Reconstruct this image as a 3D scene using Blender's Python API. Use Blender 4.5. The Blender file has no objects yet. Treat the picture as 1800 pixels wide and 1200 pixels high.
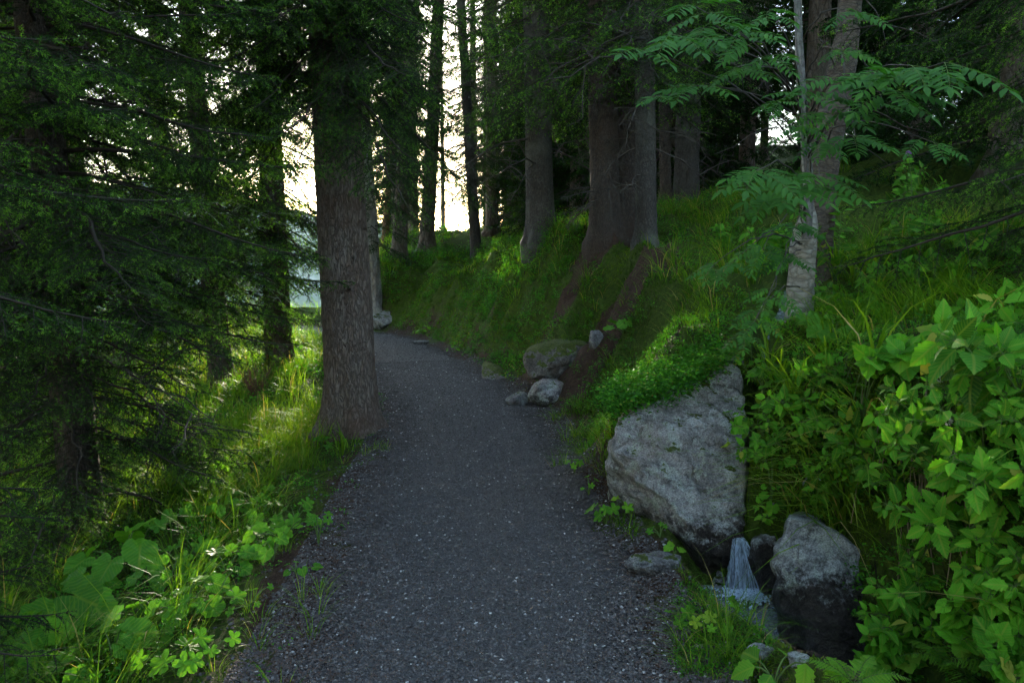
import bpy, math, random
import numpy as np
from mathutils import Vector

PI = math.pi
SC = bpy.context.scene
COL = SC.collection
# ------------------------------------------------------------------ camera
F_PX, PITCH, EYE = 1300.0, math.radians(6.0), 1.6
cam = bpy.data.cameras.new("camera"); co = bpy.data.objects.new("camera", cam); COL.objects.link(co)
cam.sensor_width = 36.0; cam.lens = 26.0; cam.clip_start = 0.05; cam.clip_end = 20000
co.location = (0, 0, EYE); co.rotation_euler = (PI / 2 - PITCH, 0, 0)
SC.camera = co

def ray(px, py):
    dx, dy = (px - 900) / F_PX, (600 - py) / F_PX
    c, s = math.cos(PITCH), math.sin(PITCH)
    return np.array([dx, c + dy * s, -s + dy * c])

def at(px, py, Y):
    r = ray(px, py); k = Y / r[1]
    return np.array([r[0] * k, Y, EYE + r[2] * k])

# ------------------------------------------------------------------ light
_a, _e = math.radians(-9.8), math.radians(7.2); sd = np.array([math.sin(_a) * math.cos(_e), math.cos(_a) * math.cos(_e), math.sin(_e)])
SUN_EL = math.asin(sd[2]); SUN_AZ = math.atan2(sd[0], sd[1])
w = bpy.data.worlds.new("World"); SC.world = w; w.use_nodes = True
nt = w.node_tree; bg = nt.nodes["Background"]
sky = nt.nodes.new("ShaderNodeTexSky"); sky.sky_type = 'NISHITA'; sky.sun_disc = False
sky.sun_elevation = SUN_EL; sky.sun_rotation = SUN_AZ
sky.altitude = 1200; sky.air_density = 1.0; sky.dust_density = 1.0; sky.ozone_density = 0.4
nt.links.new(sky.outputs[0], bg.inputs[0]); bg.inputs[1].default_value = 0.15
sl = bpy.data.lights.new("sun", 'SUN'); so = bpy.data.objects.new("sun", sl); COL.objects.link(so)
sl.energy = 2.0; sl.angle = math.radians(0.5); sl.color = (1.0, 0.88, 0.68)
so.rotation_euler = Vector(-sd).to_track_quat('-Z', 'Y').to_euler()
SC.view_settings.view_transform = 'Standard'; SC.view_settings.look = 'None'
SC.view_settings.exposure = 3.8; SC.view_settings.gamma = 1.0
SC.view_settings.use_curve_mapping = False
cy = SC.cycles
cy.max_bounces = 6; cy.diffuse_bounces = 3; cy.glossy_bounces = 2; cy.transmission_bounces = 4
cy.transparent_max_bounces = 8; cy.volume_bounces = 0
cy.caustics_reflective = False; cy.caustics_refractive = False
cy.use_adaptive_sampling = True; cy.adaptive_threshold = 0.02
cy.sample_clamp_indirect = 4.0
try:
    cy.use_denoising = True; cy.denoiser = 'OPENIMAGEDENOISE'
    cy.denoising_prefilter = 'ACCURATE'
except Exception:
    pass

# ------------------------------------------------------------------ maths
def rg(seed): return np.random.default_rng(seed)
def sm(t): t = np.clip(t, 0, 1); return t * t * (3 - 2 * t)
def nrm(v): return v / np.maximum(np.linalg.norm(v, axis=-1, keepdims=True), 1e-9)

def _h(i, j, k):
    n = (i * 374761393 + j * 668265263 + k * 2147483647 + 1013904223) & 0xffffffff
    n = ((n ^ (n >> 13)) * 1274126177) & 0xffffffff
    n = ((n ^ (n >> 16)) * 2246822519) & 0xffffffff
    return ((n ^ (n >> 15)) & 0xffff) / 32767.5 - 1.0

def vnoise(P):
    P = np.asarray(P, float); I = np.floor(P).astype(np.int64); f = P - I; f = f * f * (3 - 2 * f)
    i, j, k = I[..., 0], I[..., 1], I[..., 2]; x, y, z = f[..., 0], f[..., 1], f[..., 2]
    o = 0
    for a in (0, 1):
        for b in (0, 1):
            for c in (0, 1):
                o = o + _h(i + a, j + b, k + c) * (x if a else 1 - x) * (y if b else 1 - y) * (z if c else 1 - z)
    return o

def fbm(P, oc=4, g=0.5):
    P = np.asarray(P, float); o = 0; a = 1.0
    for q in range(oc):
        o = o + a * vnoise(P + 17.3 * q); P = P * 2.03; a *= g
    return o

def n2(x, y, f, oc=3, seed=0):
    return fbm(np.stack([x * f, y * f, np.full_like(x, seed * 7.7 + .5)], -1), oc)

# ------------------------------------------------------------------ terrain
PC = [(-0.05, -9), (-0.05, -3), (-.05, 0), (-.12, 2.7), (-.25, 4.65), (-.42, 7.2), (-.82, 9.2), (-1.37, 11.1), (-2.0, 13.4),
      (-2.75, 15.3), (-3.9, 17.0), (-5.6, 18.3), (-8, 19.2), (-12, 19.8), (-20, 19)]
def catmull(P, n=10):
    P = np.array(P, float); P = np.vstack([2 * P[0] - P[1], P, 2 * P[-1] - P[-2]]); out = []
    for i in range(1, len(P) - 2):
        for t in np.linspace(0, 1, n, endpoint=False):
            a, b, c, d = P[i - 1:i + 3]
            out.append(.5 * ((2 * b) + (c - a) * t + (2 * a - 5 * b + 4 * c - d) * t * t + (3 * b - a - 3 * c + d) * t ** 3))
    out.append(P[-2]); return np.array(out)
PATH = catmull(PC, 8)

def polydist(x, y, L):
    """signed distance (right side positive) and interpolated index"""
    sh = x.shape; x = x.ravel(); y = y.ravel()
    best = np.full(x.shape, 1e18); sg = np.zeros(x.shape); tt = np.zeros(x.shape)
    for i in range(len(L) - 1):
        a, b = L[i][:2], L[i + 1][:2]; d = b - a; l2 = d @ d
        t = np.clip(((x - a[0]) * d[0] + (y - a[1]) * d[1]) / l2, 0, 1)
        ex, ey = x - a[0] - t * d[0], y - a[1] - t * d[1]; dd = ex * ex + ey * ey
        m = dd < best; best[m] = dd[m]
        cr = (x - a[0]) * d[1] - (y - a[1]) * d[0]
        sg[m] = np.sign(cr[m]); tt[m] = i + t[m]
    s = np.sqrt(best) * np.where(sg == 0, 1, sg)
    return s.reshape(sh), tt.reshape(sh)

# stream: x, y, z
STREAM = catmull([(2.9, 7.6, 1.75), (2.35, 6.3, 1.35), (1.78, 5.25, .9), (1.56, 4.75, .62), (1.36, 4.28, .16), (1.30, 4.12, .05), (1.285, 3.98, -.2),
                  (1.30, 3.7, -.23), (1.36, 3.3, -.28), (1.45, 2.8, -.33), (1.62, 2.0, -.42), (1.8, .5, -.55), (2.0, -3, -.9)], 8)

def H(x, y, noise=True):
    x = np.asarray(x, float); y = np.asarray(y, float)
    s, _ = polydist(x, y, PATH)
    A = np.interp(y, [-10, 3, 5, 6, 10, 12, 15, 17, 22, 60], [1.15, 1.15, 1.2, 1.25, 1.62, 1.95, 1.5, .95, 1.2, 1.6])
    gate = np.where(y > 14.5, sm((x + 5.4) / 1.6), 1.0)
    wd = np.interp(y, [0, 5, 8, 12, 15, 17], [1.35, 1.45, 1.6, 1.5, 1.3, .95])
    e = np.abs(s) - .80
    right = A * sm(e / wd) + 24 * (1 - np.exp(-np.maximum(0, e - wd) * .25 / 24))
    right = right - np.maximum(0, y - 24) * .35 * sm((6 - x) / 8)
    dropg = -120 * (1 - np.exp(-.45 * np.maximum(0, e - .8) / 120))
    right = right * gate + (1 - gate) * dropg
    k = np.interp(y, [0, 6, 10, 14, 18], [.24, .22, .12, .07, .05])
    left = -k * np.maximum(e, 0) * sm(e / .8 + .3) - 260 * (1 - np.exp(-.5 * np.maximum(0, e - np.interp(y, [0, 6, 12, 18], [2.6, 3.0, 4.6, 2.0])) / 260))
    h = np.where(s > 0, right, left)
    if noise:
        am = sm((e + .1) / .7) * np.where(s > 0, 1, .55)
        far = np.clip((np.abs(x) + np.abs(y)) / 200, 0, 1)
        rb = sm((s - .9) / .5) * sm((y - 5.5) / 2) * sm((22 - y) / 4)
        h = h + am * (.10 * n2(x, y, 1.1, 4, 1) + .055 * n2(x, y, 5.0, 2, 2)) + rb * am * (.27 * (1 - 2 * np.abs(n2(x, y, .9, 2, 41))) + .10 * (1 - 2 * np.abs(n2(x, y, 2.3, 2, 42)))) + far * am * 6 * n2(x, y, .02, 3, 3)
        h = h + (1 - am) * .012 * n2(x, y, 2.2, 3, 4)
    h = h + (.74 + .10 * n2(x, y, 4, 2, 71)) * np.exp(-((x - 1.08) / .48) ** 2 - ((y - 5.3) / .5) ** 2)
    h = h - .62 * np.exp(-((x - 1.14) / .18) ** 2 - ((y - 4.02) / .24) ** 2)
    ds, ti = polydist(x, y, STREAM)
    zs = np.interp(ti, np.arange(len(STREAM)), STREAM[:, 2])
    ww = 1 - sm((np.abs(ds) - np.interp(y, [3.8, 4.1], [.12, .012])) / np.interp(y, [2, 3.3, 3.85, 4.05, 4.3, 6], [.32, .42, .34, .10, .06, .10]))
    ww = ww * (y < 7.4)
    h = h * (1 - ww) + np.minimum(h, zs - .06) * ww
    # steep near right bank beside the fall
    return h

def h1(x, y): return float(H(np.array([x]), np.array([y]))[0])
def ground(px, py, lo=1.5, hi=60):
    r = ray(px, py); ys = np.linspace(lo, hi, 3000); k = ys / r[1]
    z = EYE + r[2] * k; hh = H(r[0] * k, ys)
    i = int(np.argmax(z < hh)) if (z < hh).any() else len(ys) - 1
    return np.array([r[0] * k[i], ys[i], hh[i]])

# ------------------------------------------------------------------ mesh soup
class Soup:
    def __init__(s): s.V = []; s.F = []; s.T = []; s.M = []; s.n = 0; s.UV = []
    def add(s, V, F, tint=0.5, mat=0, uv=None):
        V = np.asarray(V, np.float32).reshape(-1, 3); F = np.asarray(F, np.int64)
        s.V.append(V); s.F.append((F + s.n)); s.n += len(V)
        s.T.append(np.broadcast_to(np.asarray(tint, np.float32), (len(V),)).astype(np.float32))
        s.M.append(np.full(len(F), mat, np.int32))
        s.UV.append(np.zeros((len(V), 2), np.float32) if uv is None else np.asarray(uv, np.float32))
    def merge(s, o, R=None, t=None, sc=1.0, tint=0.0):
        if not o.V: return
        V, F, T, M, UV = o.cat()
        V = V * sc
        if R is not None: V = V @ np.asarray(R).T
        if t is not None: V = V + np.asarray(t)
        n = s.n; s.V.append(V.astype(np.float32)); s.n += len(V); s.T.append((T + tint).astype(np.float32)); s.UV.append(UV)
        for f, m in zip(F, M): s.F.append(f + n); s.M.append(m)
    def cat(s):
        if getattr(s, '_c', None) is None or s._c[0] != s.n:
            tr = [f for f in s.F if f.shape[1] == 3]; qu = [f for f in s.F if f.shape[1] == 4]
            tm = [m for f, m in zip(s.F, s.M) if f.shape[1] == 3]; qm = [m for f, m in zip(s.F, s.M) if f.shape[1] == 4]
            F = []; M = []
            if tr: F.append(np.concatenate(tr)); M.append(np.concatenate(tm))
            if qu: F.append(np.concatenate(qu)); M.append(np.concatenate(qm))
            s._c = (s.n, np.concatenate(s.V), F, np.concatenate(s.T), M, np.concatenate(s.UV))
        _, V, F, T, M, UV = s._c
        return V, F, T, M, UV
    def mesh(s, name, mats, smooth=True):
        V, F, T, M, UV = s.cat(); me = bpy.data.meshes.new(name)
        nl = sum(f.size for f in F); nf = sum(len(f) for f in F)
        me.vertices.add(len(V)); me.vertices.foreach_set("co", V.astype(np.float32).ravel())
        me.loops.add(nl); me.polygons.add(nf)
        lv = np.concatenate([f.ravel() for f in F]).astype(np.int32); me.loops.foreach_set("vertex_index", lv)
        tot = np.concatenate([np.full(len(f), f.shape[1], np.int32) for f in F])
        st = np.concatenate([[0], np.cumsum(tot)[:-1]]).astype(np.int32)
        me.polygons.foreach_set("loop_start", st)
        me.polygons.foreach_set("loop_total", tot)
        me.polygons.foreach_set("use_smooth", np.full(nf, smooth, bool))
        for m in mats: me.materials.append(m)
        me.polygons.foreach_set("material_index", np.concatenate(M))
        me.update(calc_edges=True)
        a = me.attributes.new("tint", 'FLOAT', 'POINT'); a.data.foreach_set("value", T)
        if UV.any():
            u = me.uv_layers.new(name="UVMap"); u.data.foreach_set("uv", UV[lv].ravel())
        return me

def link(name, me, parent=None, loc=None):
    o = bpy.data.objects.new(name, me); COL.objects.link(o)
    if parent is not None: o.parent = parent
    if loc is not None: o.location = loc
    return o
def tag(o, label, cat=None, group=None, kind=None):
    if label: o["label"] = label
    if cat: o["category"] = cat
    if group: o["group"] = group
    if kind: o["kind"] = kind
    return o
def empty(name, loc, label, cat, group=None):
    o = bpy.data.objects.new(name, None); COL.objects.link(o); o.location = [float(v) for v in loc]; o.empty_display_size = .1
    return tag(o, label, cat, group)

def tube(P, r, k=8, tint=.5, mat=0, soup=None, disp=None, cap=False):
    P = np.asarray(P, float); r = np.broadcast_to(np.asarray(r, float), (len(P),)); n = len(P)
    T = nrm(np.gradient(P, axis=0)); ref = np.array([0., 0, 1]) if abs(T[0][2]) < .9 else np.array([1., 0, 0])
    A = nrm(np.cross(T, ref)); B = np.cross(T, A)
    th = np.linspace(0, 2 * PI, k, endpoint=False)
    dirs = A[:, None] * np.cos(th)[None, :, None] + B[:, None] * np.sin(th)[None, :, None]
    rr = r[:, None] * np.ones((1, k))
    if disp is not None: rr = rr + disp(P, th, dirs, rr)
    V = P[:, None] + dirs * rr[..., None]
    i = np.arange(n - 1)[:, None]; j = np.arange(k)[None, :]; j2 = (j + 1) % k
    Fq = np.stack([i * k + j, i * k + j2, (i + 1) * k + j2, (i + 1) * k + j], -1).reshape(-1, 4)
    V = V.reshape(-1, 3)
    if soup is not None: soup.add(V, Fq, tint, mat)
    return V, Fq

def segtubes(soup, P0, P1, r0, r1, k=3, tint=.3, mat=1):
    P0 = np.asarray(P0); P1 = np.asarray(P1); n = len(P0)
    T = nrm(P1 - P0); ref = np.where(np.abs(T[:, 2:3]) < .9, np.array([[0., 0, 1]]), np.array([[1., 0, 0]]))
    A = nrm(np.cross(T, ref)); B = np.cross(T, A); th = np.linspace(0, 2 * PI, k, endpoint=False)
    D = A[:, None] * np.cos(th)[None, :, None] + B[:, None] * np.sin(th)[None, :, None]
    r0 = np.broadcast_to(r0, (n,)); r1 = np.broadcast_to(r1, (n,))
    V = np.concatenate([P0[:, None] + D * r0[:, None, None], P1[:, None] + D * r1[:, None, None]], 1)
    j = np.arange(k); j2 = (j + 1) % k; f = np.stack([j, j2, k + j2, k + j], -1)
    soup.add(V.reshape(-1, 3), (f[None] + (np.arange(n) * 2 * k)[:, None, None]).reshape(-1, 4), tint, mat)

def inst(soup, tV, tF, pos, a, nvec, sc, tint, mat=0, uv=None):
    """place template copies: x axis along a, z axis near nvec"""
    pos = np.asarray(pos, float); n = len(pos)
    a = nrm(np.asarray(a, float)); b = nrm(np.cross(nvec, a)); c = np.cross(a, b)
    R = np.stack([a, b, c], -1)
    sc = np.broadcast_to(np.asarray(sc, float), (n,)) if np.ndim(sc) < 2 else np.asarray(sc)
    tv = tV[None] * (sc[:, None, None] if sc.ndim == 1 else sc[:, None, :])
    V = np.einsum('nij,nvj->nvi', R, tv) + pos[:, None]
    nv = len(tV)
    tint = np.broadcast_to(np.asarray(tint, float), (n,))
    for f in (tF if isinstance(tF, list) else [tF]): pass
    fs = tF if isinstance(tF, list) else [tF]
    base = np.arange(n) * nv
    UV = None if uv is None else np.tile(uv, (n, 1))
    soup.add(V.reshape(-1, 3), (fs[0][None] + base[:, None, None]).reshape(-1, fs[0].shape[1]), np.repeat(tint, nv), mat, UV)

# ------------------------------------------------------------------ materials
MATS = {}
def newmat(name):
    m = bpy.data.materials.new(name); m.use_nodes = True; m.node_tree.nodes.clear(); MATS[name] = m
    return m, m.node_tree
class NB:
    def __init__(s, t): s.t = t
    def n(s, ty, **k):
        x = s.t.nodes.new(ty)
        for a, b in k.items(): setattr(x, a, b)
        return x
    def l(s, a, b): s.t.links.new(a, b)
    def tex(s, kind, scale, coord, detail=5, rough=.55, **k):
        x = s.n(kind); x.inputs['Scale'].default_value = scale
        if 'Detail' in x.inputs: x.inputs['Detail'].default_value = detail
        if 'Roughness' in x.inputs: x.inputs['Roughness'].default_value = rough
        for a, b in k.items(): setattr(x, a, b)
        s.l(coord, x.inputs['Vector']); return x
    def ramp(s, fac, stops):
        r = s.n("ShaderNodeValToRGB"); e = r.color_ramp.elements
        while len(e) < len(stops): e.new(.5)
        for q, (p, c) in zip(e, stops):
            q.position = p; q.color = (c, c, c, 1) if np.isscalar(c) else (*c, 1)
        s.l(fac, r.inputs[0]); return r.outputs[0]
    def mix(s, fac, a, b, mode='MIX'):
        x = s.n("ShaderNodeMix"); x.data_type = 'RGBA'; x.blend_type = mode
        for sock, v in ((x.inputs[0], fac), (x.inputs[6], a), (x.inputs[7], b)):
            if hasattr(v, 'is_linked'): s.l(v, sock)
            elif np.isscalar(v): sock.default_value = v
            else: sock.default_value = (*v, 1)
        return x.outputs[2]
    def math(s, op, a, b=0.0):
        x = s.n("ShaderNodeMath"); x.operation = op
        for sock, v in ((x.inputs[0], a), (x.inputs[1], b)):
            if hasattr(v, 'is_linked'): s.l(v, sock)
            else: sock.default_value = v
        return x.outputs[0]
    def scaled(s, coord, sc):
        m = s.n("ShaderNodeMapping"); m.inputs['Scale'].default_value = sc; s.l(coord, m.inputs[0]); return m.outputs[0]
    def bump(s, h, st, dist, nrm=None):
        b = s.n("ShaderNodeBump"); b.inputs['Strength'].default_value = st; b.inputs['Distance'].default_value = dist
        s.l(h, b.inputs['Height'])
        if nrm is not None: s.l(nrm, b.inputs['Normal'])
        return b.outputs[0]
    def princ(s, col, rough=.8, nrm=None, spec=.3):
        p = s.n("ShaderNodeBsdfPrincipled")
        if hasattr(col, 'is_linked'): s.l(col, p.inputs['Base Color'])
        else: p.inputs['Base Color'].default_value = (*col, 1)
        if hasattr(rough, 'is_linked'): s.l(rough, p.inputs['Roughness'])
        else: p.inputs['Roughness'].default_value = rough
        p.inputs['Specular IOR Level'].default_value = spec
        if nrm is not None: s.l(nrm, p.inputs['Normal'])
        return p
    def out(s, sh):
        o = s.n("ShaderNodeOutputMaterial"); s.l(sh, o.inputs['Surface']); return o

def leafmat(name, stops, trans=.4, rough=.45, spec_=.4, tcol=None, veins=False):
    m, t = newmat(name); b = NB(t)
    at_ = b.n("ShaderNodeAttribute", attribute_name="tint")
    oi = b.n("ShaderNodeTexCoord")
    ns = b.tex("ShaderNodeTexNoise", 3.0, oi.outputs['Object'], 2)
    f = b.math('ADD', at_.outputs['Fac'], b.math('MULTIPLY', b.math('SUBTRACT', ns.outputs[0], .5), .25))
    col = b.ramp(f, stops); nr = None
    if veins:
        uv = b.n("ShaderNodeUVMap"); sp = b.n("ShaderNodeSeparateXYZ"); b.l(uv.outputs[0], sp.inputs[0])
        av = b.math('ABSOLUTE', sp.outputs[1])
        q = b.math('SUBTRACT', b.math('MULTIPLY', sp.outputs[0], 1.0), b.math('MULTIPLY', av, .9))
        sn = b.math('ABSOLUTE', b.math('SINE', b.math('MULTIPLY', q, 26.0)))
        lat = b.ramp(sn, [(0, 1.0), (.18, .35), (1, 0.0)])
        mid = b.ramp(av, [(0, 1.0), (.02, .9), (.05, 0.0)])
        v = b.math('MAXIMUM', lat, mid)
        col = b.mix(b.math('MULTIPLY', v, .35), col, stops[-1][1])
        nr = b.bump(v, .5, -.004)
    p = b.princ(col, rough + .1, nr, spec_ * .3)
    tr = b.n("ShaderNodeBsdfTranslucent")
    if tcol: b.l(b.mix(1.0, col, tcol, 'MULTIPLY'), tr.inputs[0])
    else: b.l(col, tr.inputs[0])
    mx = b.n("ShaderNodeMixShader"); mx.inputs[0].default_value = trans
    b.l(p.outputs[0], mx.inputs[1]); b.l(tr.outputs[0], mx.inputs[2]); b.out(mx.outputs[0])
    return m

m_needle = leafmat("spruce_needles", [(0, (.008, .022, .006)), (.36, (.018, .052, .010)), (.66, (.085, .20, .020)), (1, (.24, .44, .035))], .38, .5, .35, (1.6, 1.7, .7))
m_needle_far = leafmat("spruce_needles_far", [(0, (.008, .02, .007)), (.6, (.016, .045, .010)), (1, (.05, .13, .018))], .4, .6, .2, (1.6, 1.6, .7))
m_grass = leafmat("grass_blades", [(0, (.025, .07, .008)), (.5, (.075, .175, .012)), (.85, (.18, .29, .02)), (.96, (.30, .24, .08)), (1, (.35, .26, .12))], .5, .45, .4, (1.5, 1.5, .5))
m_leaf = leafmat("broad_leaf", [(0, (.025, .09, .010)), (.5, (.06, .20, .016)), (.85, (.13, .33, .02)), (1, (.28, .34, .04))], .42, .42, .45, (1.4, 1.5, .5), True)
m_shrub = leafmat("shrub_leaf", [(0, (.014, .06, .007)), (.5, (.042, .18, .012)), (.92, (.10, .33, .018)), (1, (.3, .3, .05))], .42, .5, .4, (1.4, 1.5, .5), True)
m_rowan = leafmat("rowan_leaf", [(0, (.016, .055, .010)), (.6, (.036, .115, .016)), (1, (.08, .19, .025))], .38, .45, .45, (1.3, 1.5, .6))
m_cover = leafmat("small_leaf", [(0, (.016, .07, .008)), (.5, (.045, .17, .012)), (.92, (.10, .27, .018)), (1, (.25, .22, .05))], .42, .45, .4, (1.4, 1.5, .5))
m_moss = leafmat("moss_tufts", [(0, (.02, .05, .005)), (.5, (.055, .12, .008)), (1, (.15, .22, .012))], .3, .8, .1, (1.3, 1.3, .5))
m_petal = leafmat("purple_petal", [(0, (.22, .08, .3)), (1, (.4, .2, .5))], .3)
m_petal_w = leafmat("pale_petal", [(0, (.45, .42, .4)), (1, (.6, .55, .5))], .3)

def simple(name, stops, sc=6, rough=.85, spec=.2, bump=.4, attr=False):
    m, t = newmat(name); b = NB(t); tc = b.n("ShaderNodeTexCoord")
    ns = b.tex("ShaderNodeTexNoise", sc, tc.outputs['Object'], 6)
    f = ns.outputs[0]
    if attr:
        a = b.n("ShaderNodeAttribute", attribute_name="tint"); f = b.math('ADD', b.math('MULTIPLY', b.math('SUBTRACT', f, .5), .5), a.outputs['Fac'])
    b.out(b.princ(b.ramp(f, stops), rough, b.bump(ns.outputs[0], bump, .01), spec).outputs[0]); return m
m_twig = simple("twig_wood", [(0, (.014, .010, .008)), (1, (.05, .038, .028))], 30)
m_dead = simple("dead_wood", [(0, (.02, .016, .014)), (.55, (.055, .045, .037)), (1, (.15, .155, .13))], 14)
m_stalk = simple("green_stalk", [(0, (.05, .09, .02)), (.6, (.09, .14, .035)), (1, (.16, .12, .05))], 10)
m_straw = simple("dry_straw", [(0, (.12, .08, .05)), (1, (.30, .22, .14))], 12)
m_gravel = simple("gravel_stones", [(0, (.016, .0145, .014)), (.5, (.066, .057, .054)), (.8, (.16, .145, .14)), (1, (.40, .38, .36))], 40, .75, .3, .2, True)
m_litter = simple("needle_litter", [(0, (.05, .026, .018)), (1, (.14, .075, .048))], 10, attr=True)

def barkmat(name, dark, light, patch, stretch=(1, 1, .36), sc=52, pamt=.5, bd=.02):
    m, t = newmat(name); b = NB(t); tc = b.n("ShaderNodeTexCoord"); c = b.scaled(tc.outputs['Object'], stretch)
    wob = b.tex("ShaderNodeTexNoise", sc * .4, c, 3)
    cc = b.mix(.12, c, wob.outputs['Color'])
    v = b.tex("ShaderNodeTexVoronoi", sc * .8, cc, feature='DISTANCE_TO_EDGE')
    v2 = b.tex("ShaderNodeTexVoronoi", sc * .8, cc)
    ns = b.tex("ShaderNodeTexNoise", sc * 1.5, c, 8, .7)
    ns2 = b.tex("ShaderNodeTexNoise", 1.6, tc.outputs['Object'], 4)
    cr = b.ramp(v.outputs[0], [(0, 0.0), (.10, .75), (.3, 1.0)])
    hgt = b.math('ADD', b.math('MULTIPLY', cr, .7), b.math('MULTIPLY', ns.outputs[0], .8))
    f = b.math('MULTIPLY', hgt, .72)
    col = b.ramp(f, [(.15, dark), (.6, light), (.95, tuple(min(1, q * 1.5) for q in light))])
    sep = b.n("ShaderNodeSeparateColor"); b.l(v2.outputs['Color'], sep.inputs[0])
    col = b.mix(b.math('MULTIPLY', sep.outputs[0], .45), col, b.mix(1.0, col, (.75, .6, .5), 'MULTIPLY'))
    pm = b.ramp(ns2.outputs[0], [(.5, 0.0), (.66, pamt)])
    col = b.mix(pm, col, patch)
    b.out(b.princ(col, .9, b.bump(hgt, 1.0, bd * 1.8), .15).outputs[0]); return m
m_bark = barkmat("spruce_bark", (.022, .018, .015), (.11, .092, .08), (.09, .055, .04))
m_bark_l = barkmat("lichen_bark", (.025, .023, .021), (.105, .10, .092), (.20, .22, .17), pamt=.4)
m_bark_f = barkmat("far_bark", (.05, .042, .036), (.16, .14, .12), (.13, .09, .06), sc=20)
m_bark_r = barkmat("red_bark", (.07, .035, .022), (.20, .12, .08), (.12, .07, .05), sc=20)
m_bark_m = barkmat("scaly_bark", (.055, .043, .036), (.24, .195, .165), (.13, .07, .045), stretch=(1, 1, .30), sc=38, pamt=.55, bd=.03)
m_bark_p = barkmat("pale_bark", (.12, .11, .10), (.36, .34, .32), (.30, .30, .25), sc=20)
m_birch = barkmat("smooth_bark", (.10, .095, .08), (.30, .30, .27), (.12, .12, .09), stretch=(1, 1, 1.9), sc=16, pamt=.6, bd=.006)
m_lean = barkmat("dark_birch_bark", (.035, .03, .026), (.11, .095, .08), (.14, .13, .11), stretch=(1, 1, 2.2), sc=20, pamt=.5, bd=.006)
m_stem = barkmat("stem_bark", (.05, .052, .05), (.15, .155, .155), (.10, .115, .10), stretch=(1, 1, .6), sc=30, pamt=.5, bd=.003)

def groundmat():
    m, t = newmat("forest_floor"); b = NB(t); g = b.n("ShaderNodeNewGeometry"); P = g.outputs['Position']
    n1 = b.tex("ShaderNodeTexNoise", 1.3, P, 6, .6); n2_ = b.tex("ShaderNodeTexNoise", 22, P, 6, .7); n3 = b.tex("ShaderNodeTexNoise", 140, P, 3, .6)
    soil = b.ramp(b.math('ADD', b.math('MULTIPLY', n2_.outputs[0], .6), b.math('MULTIPLY', n3.outputs[0], .4)),
                  [(.3, (.018, .010, .007)), (.5, (.055, .032, .022)), (.68, (.11, .065, .045)), (.8, (.16, .13, .11))])
    moss = b.ramp(n2_.outputs[0], [(.3, (.02, .035, .006)), (.55, (.055, .085, .012)), (.75, (.11, .14, .02))])
    a = b.n("ShaderNodeAttribute", attribute_name="tint")
    f = b.ramp(b.math('ADD', b.math('MULTIPLY', n1.outputs[0], 1.0), b.math('SUBTRACT', a.outputs['Fac'], .5)), [(.46, 0.0), (.54, 1.0)])
    h = b.math('ADD', n2_.outputs[0], b.math('MULTIPLY', n3.outputs[0], .5))
    b.out(b.princ(b.mix(f, soil, moss), .95, b.bump(h, 1.0, .04), .1).outputs[0]); return m
def pathmat():
    m, t = newmat("path_gravel"); b = NB(t); g = b.n("ShaderNodeNewGeometry"); P = g.outputs['Position']
    v = b.tex("ShaderNodeTexVoronoi", 95, P); v3 = b.tex("ShaderNodeTexVoronoi", 230, P)
    n1 = b.tex("ShaderNodeTexNoise", 2.2, P, 6, .65); n2_ = b.tex("ShaderNodeTexNoise", 60, P, 5, .7)
    s1 = b.n("ShaderNodeSeparateColor"); b.l(v.outputs['Color'], s1.inputs[0])
    s2 = b.n("ShaderNodeSeparateColor"); b.l(v3.outputs['Color'], s2.inputs[0])
    a = b.ramp(b.math('ADD', b.math('MULTIPLY', s1.outputs[0], .55), b.math('MULTIPLY', s2.outputs[0], .45)),
               [(.1, (.009, .0075, .007)), (.45, (.022, .0185, .018)), (.75, (.042, .037, .036)), (.93, (.13, .12, .12))])
    dirt = b.ramp(n2_.outputs[0], [(.3, (.012, .008, .006)), (.7, (.036, .023, .018))])
    at_ = b.n("ShaderNodeAttribute", attribute_name="tint")
    f = b.ramp(b.math('ADD', n1.outputs[0], at_.outputs['Fac']), [(.70, 0.0), (.95, .8)])
    col = b.mix(f, a, dirt)
    hd = b.math('ADD', b.math('MULTIPLY', v.outputs['Distance'], -.9), b.math('ADD', b.math('MULTIPLY', n2_.outputs[0], .6), b.math('MULTIPLY', v3.outputs['Distance'], -.4)))
    b.out(b.princ(col, .8, b.bump(hd, 1.0, .018), .12).outputs[0]); return m
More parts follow.
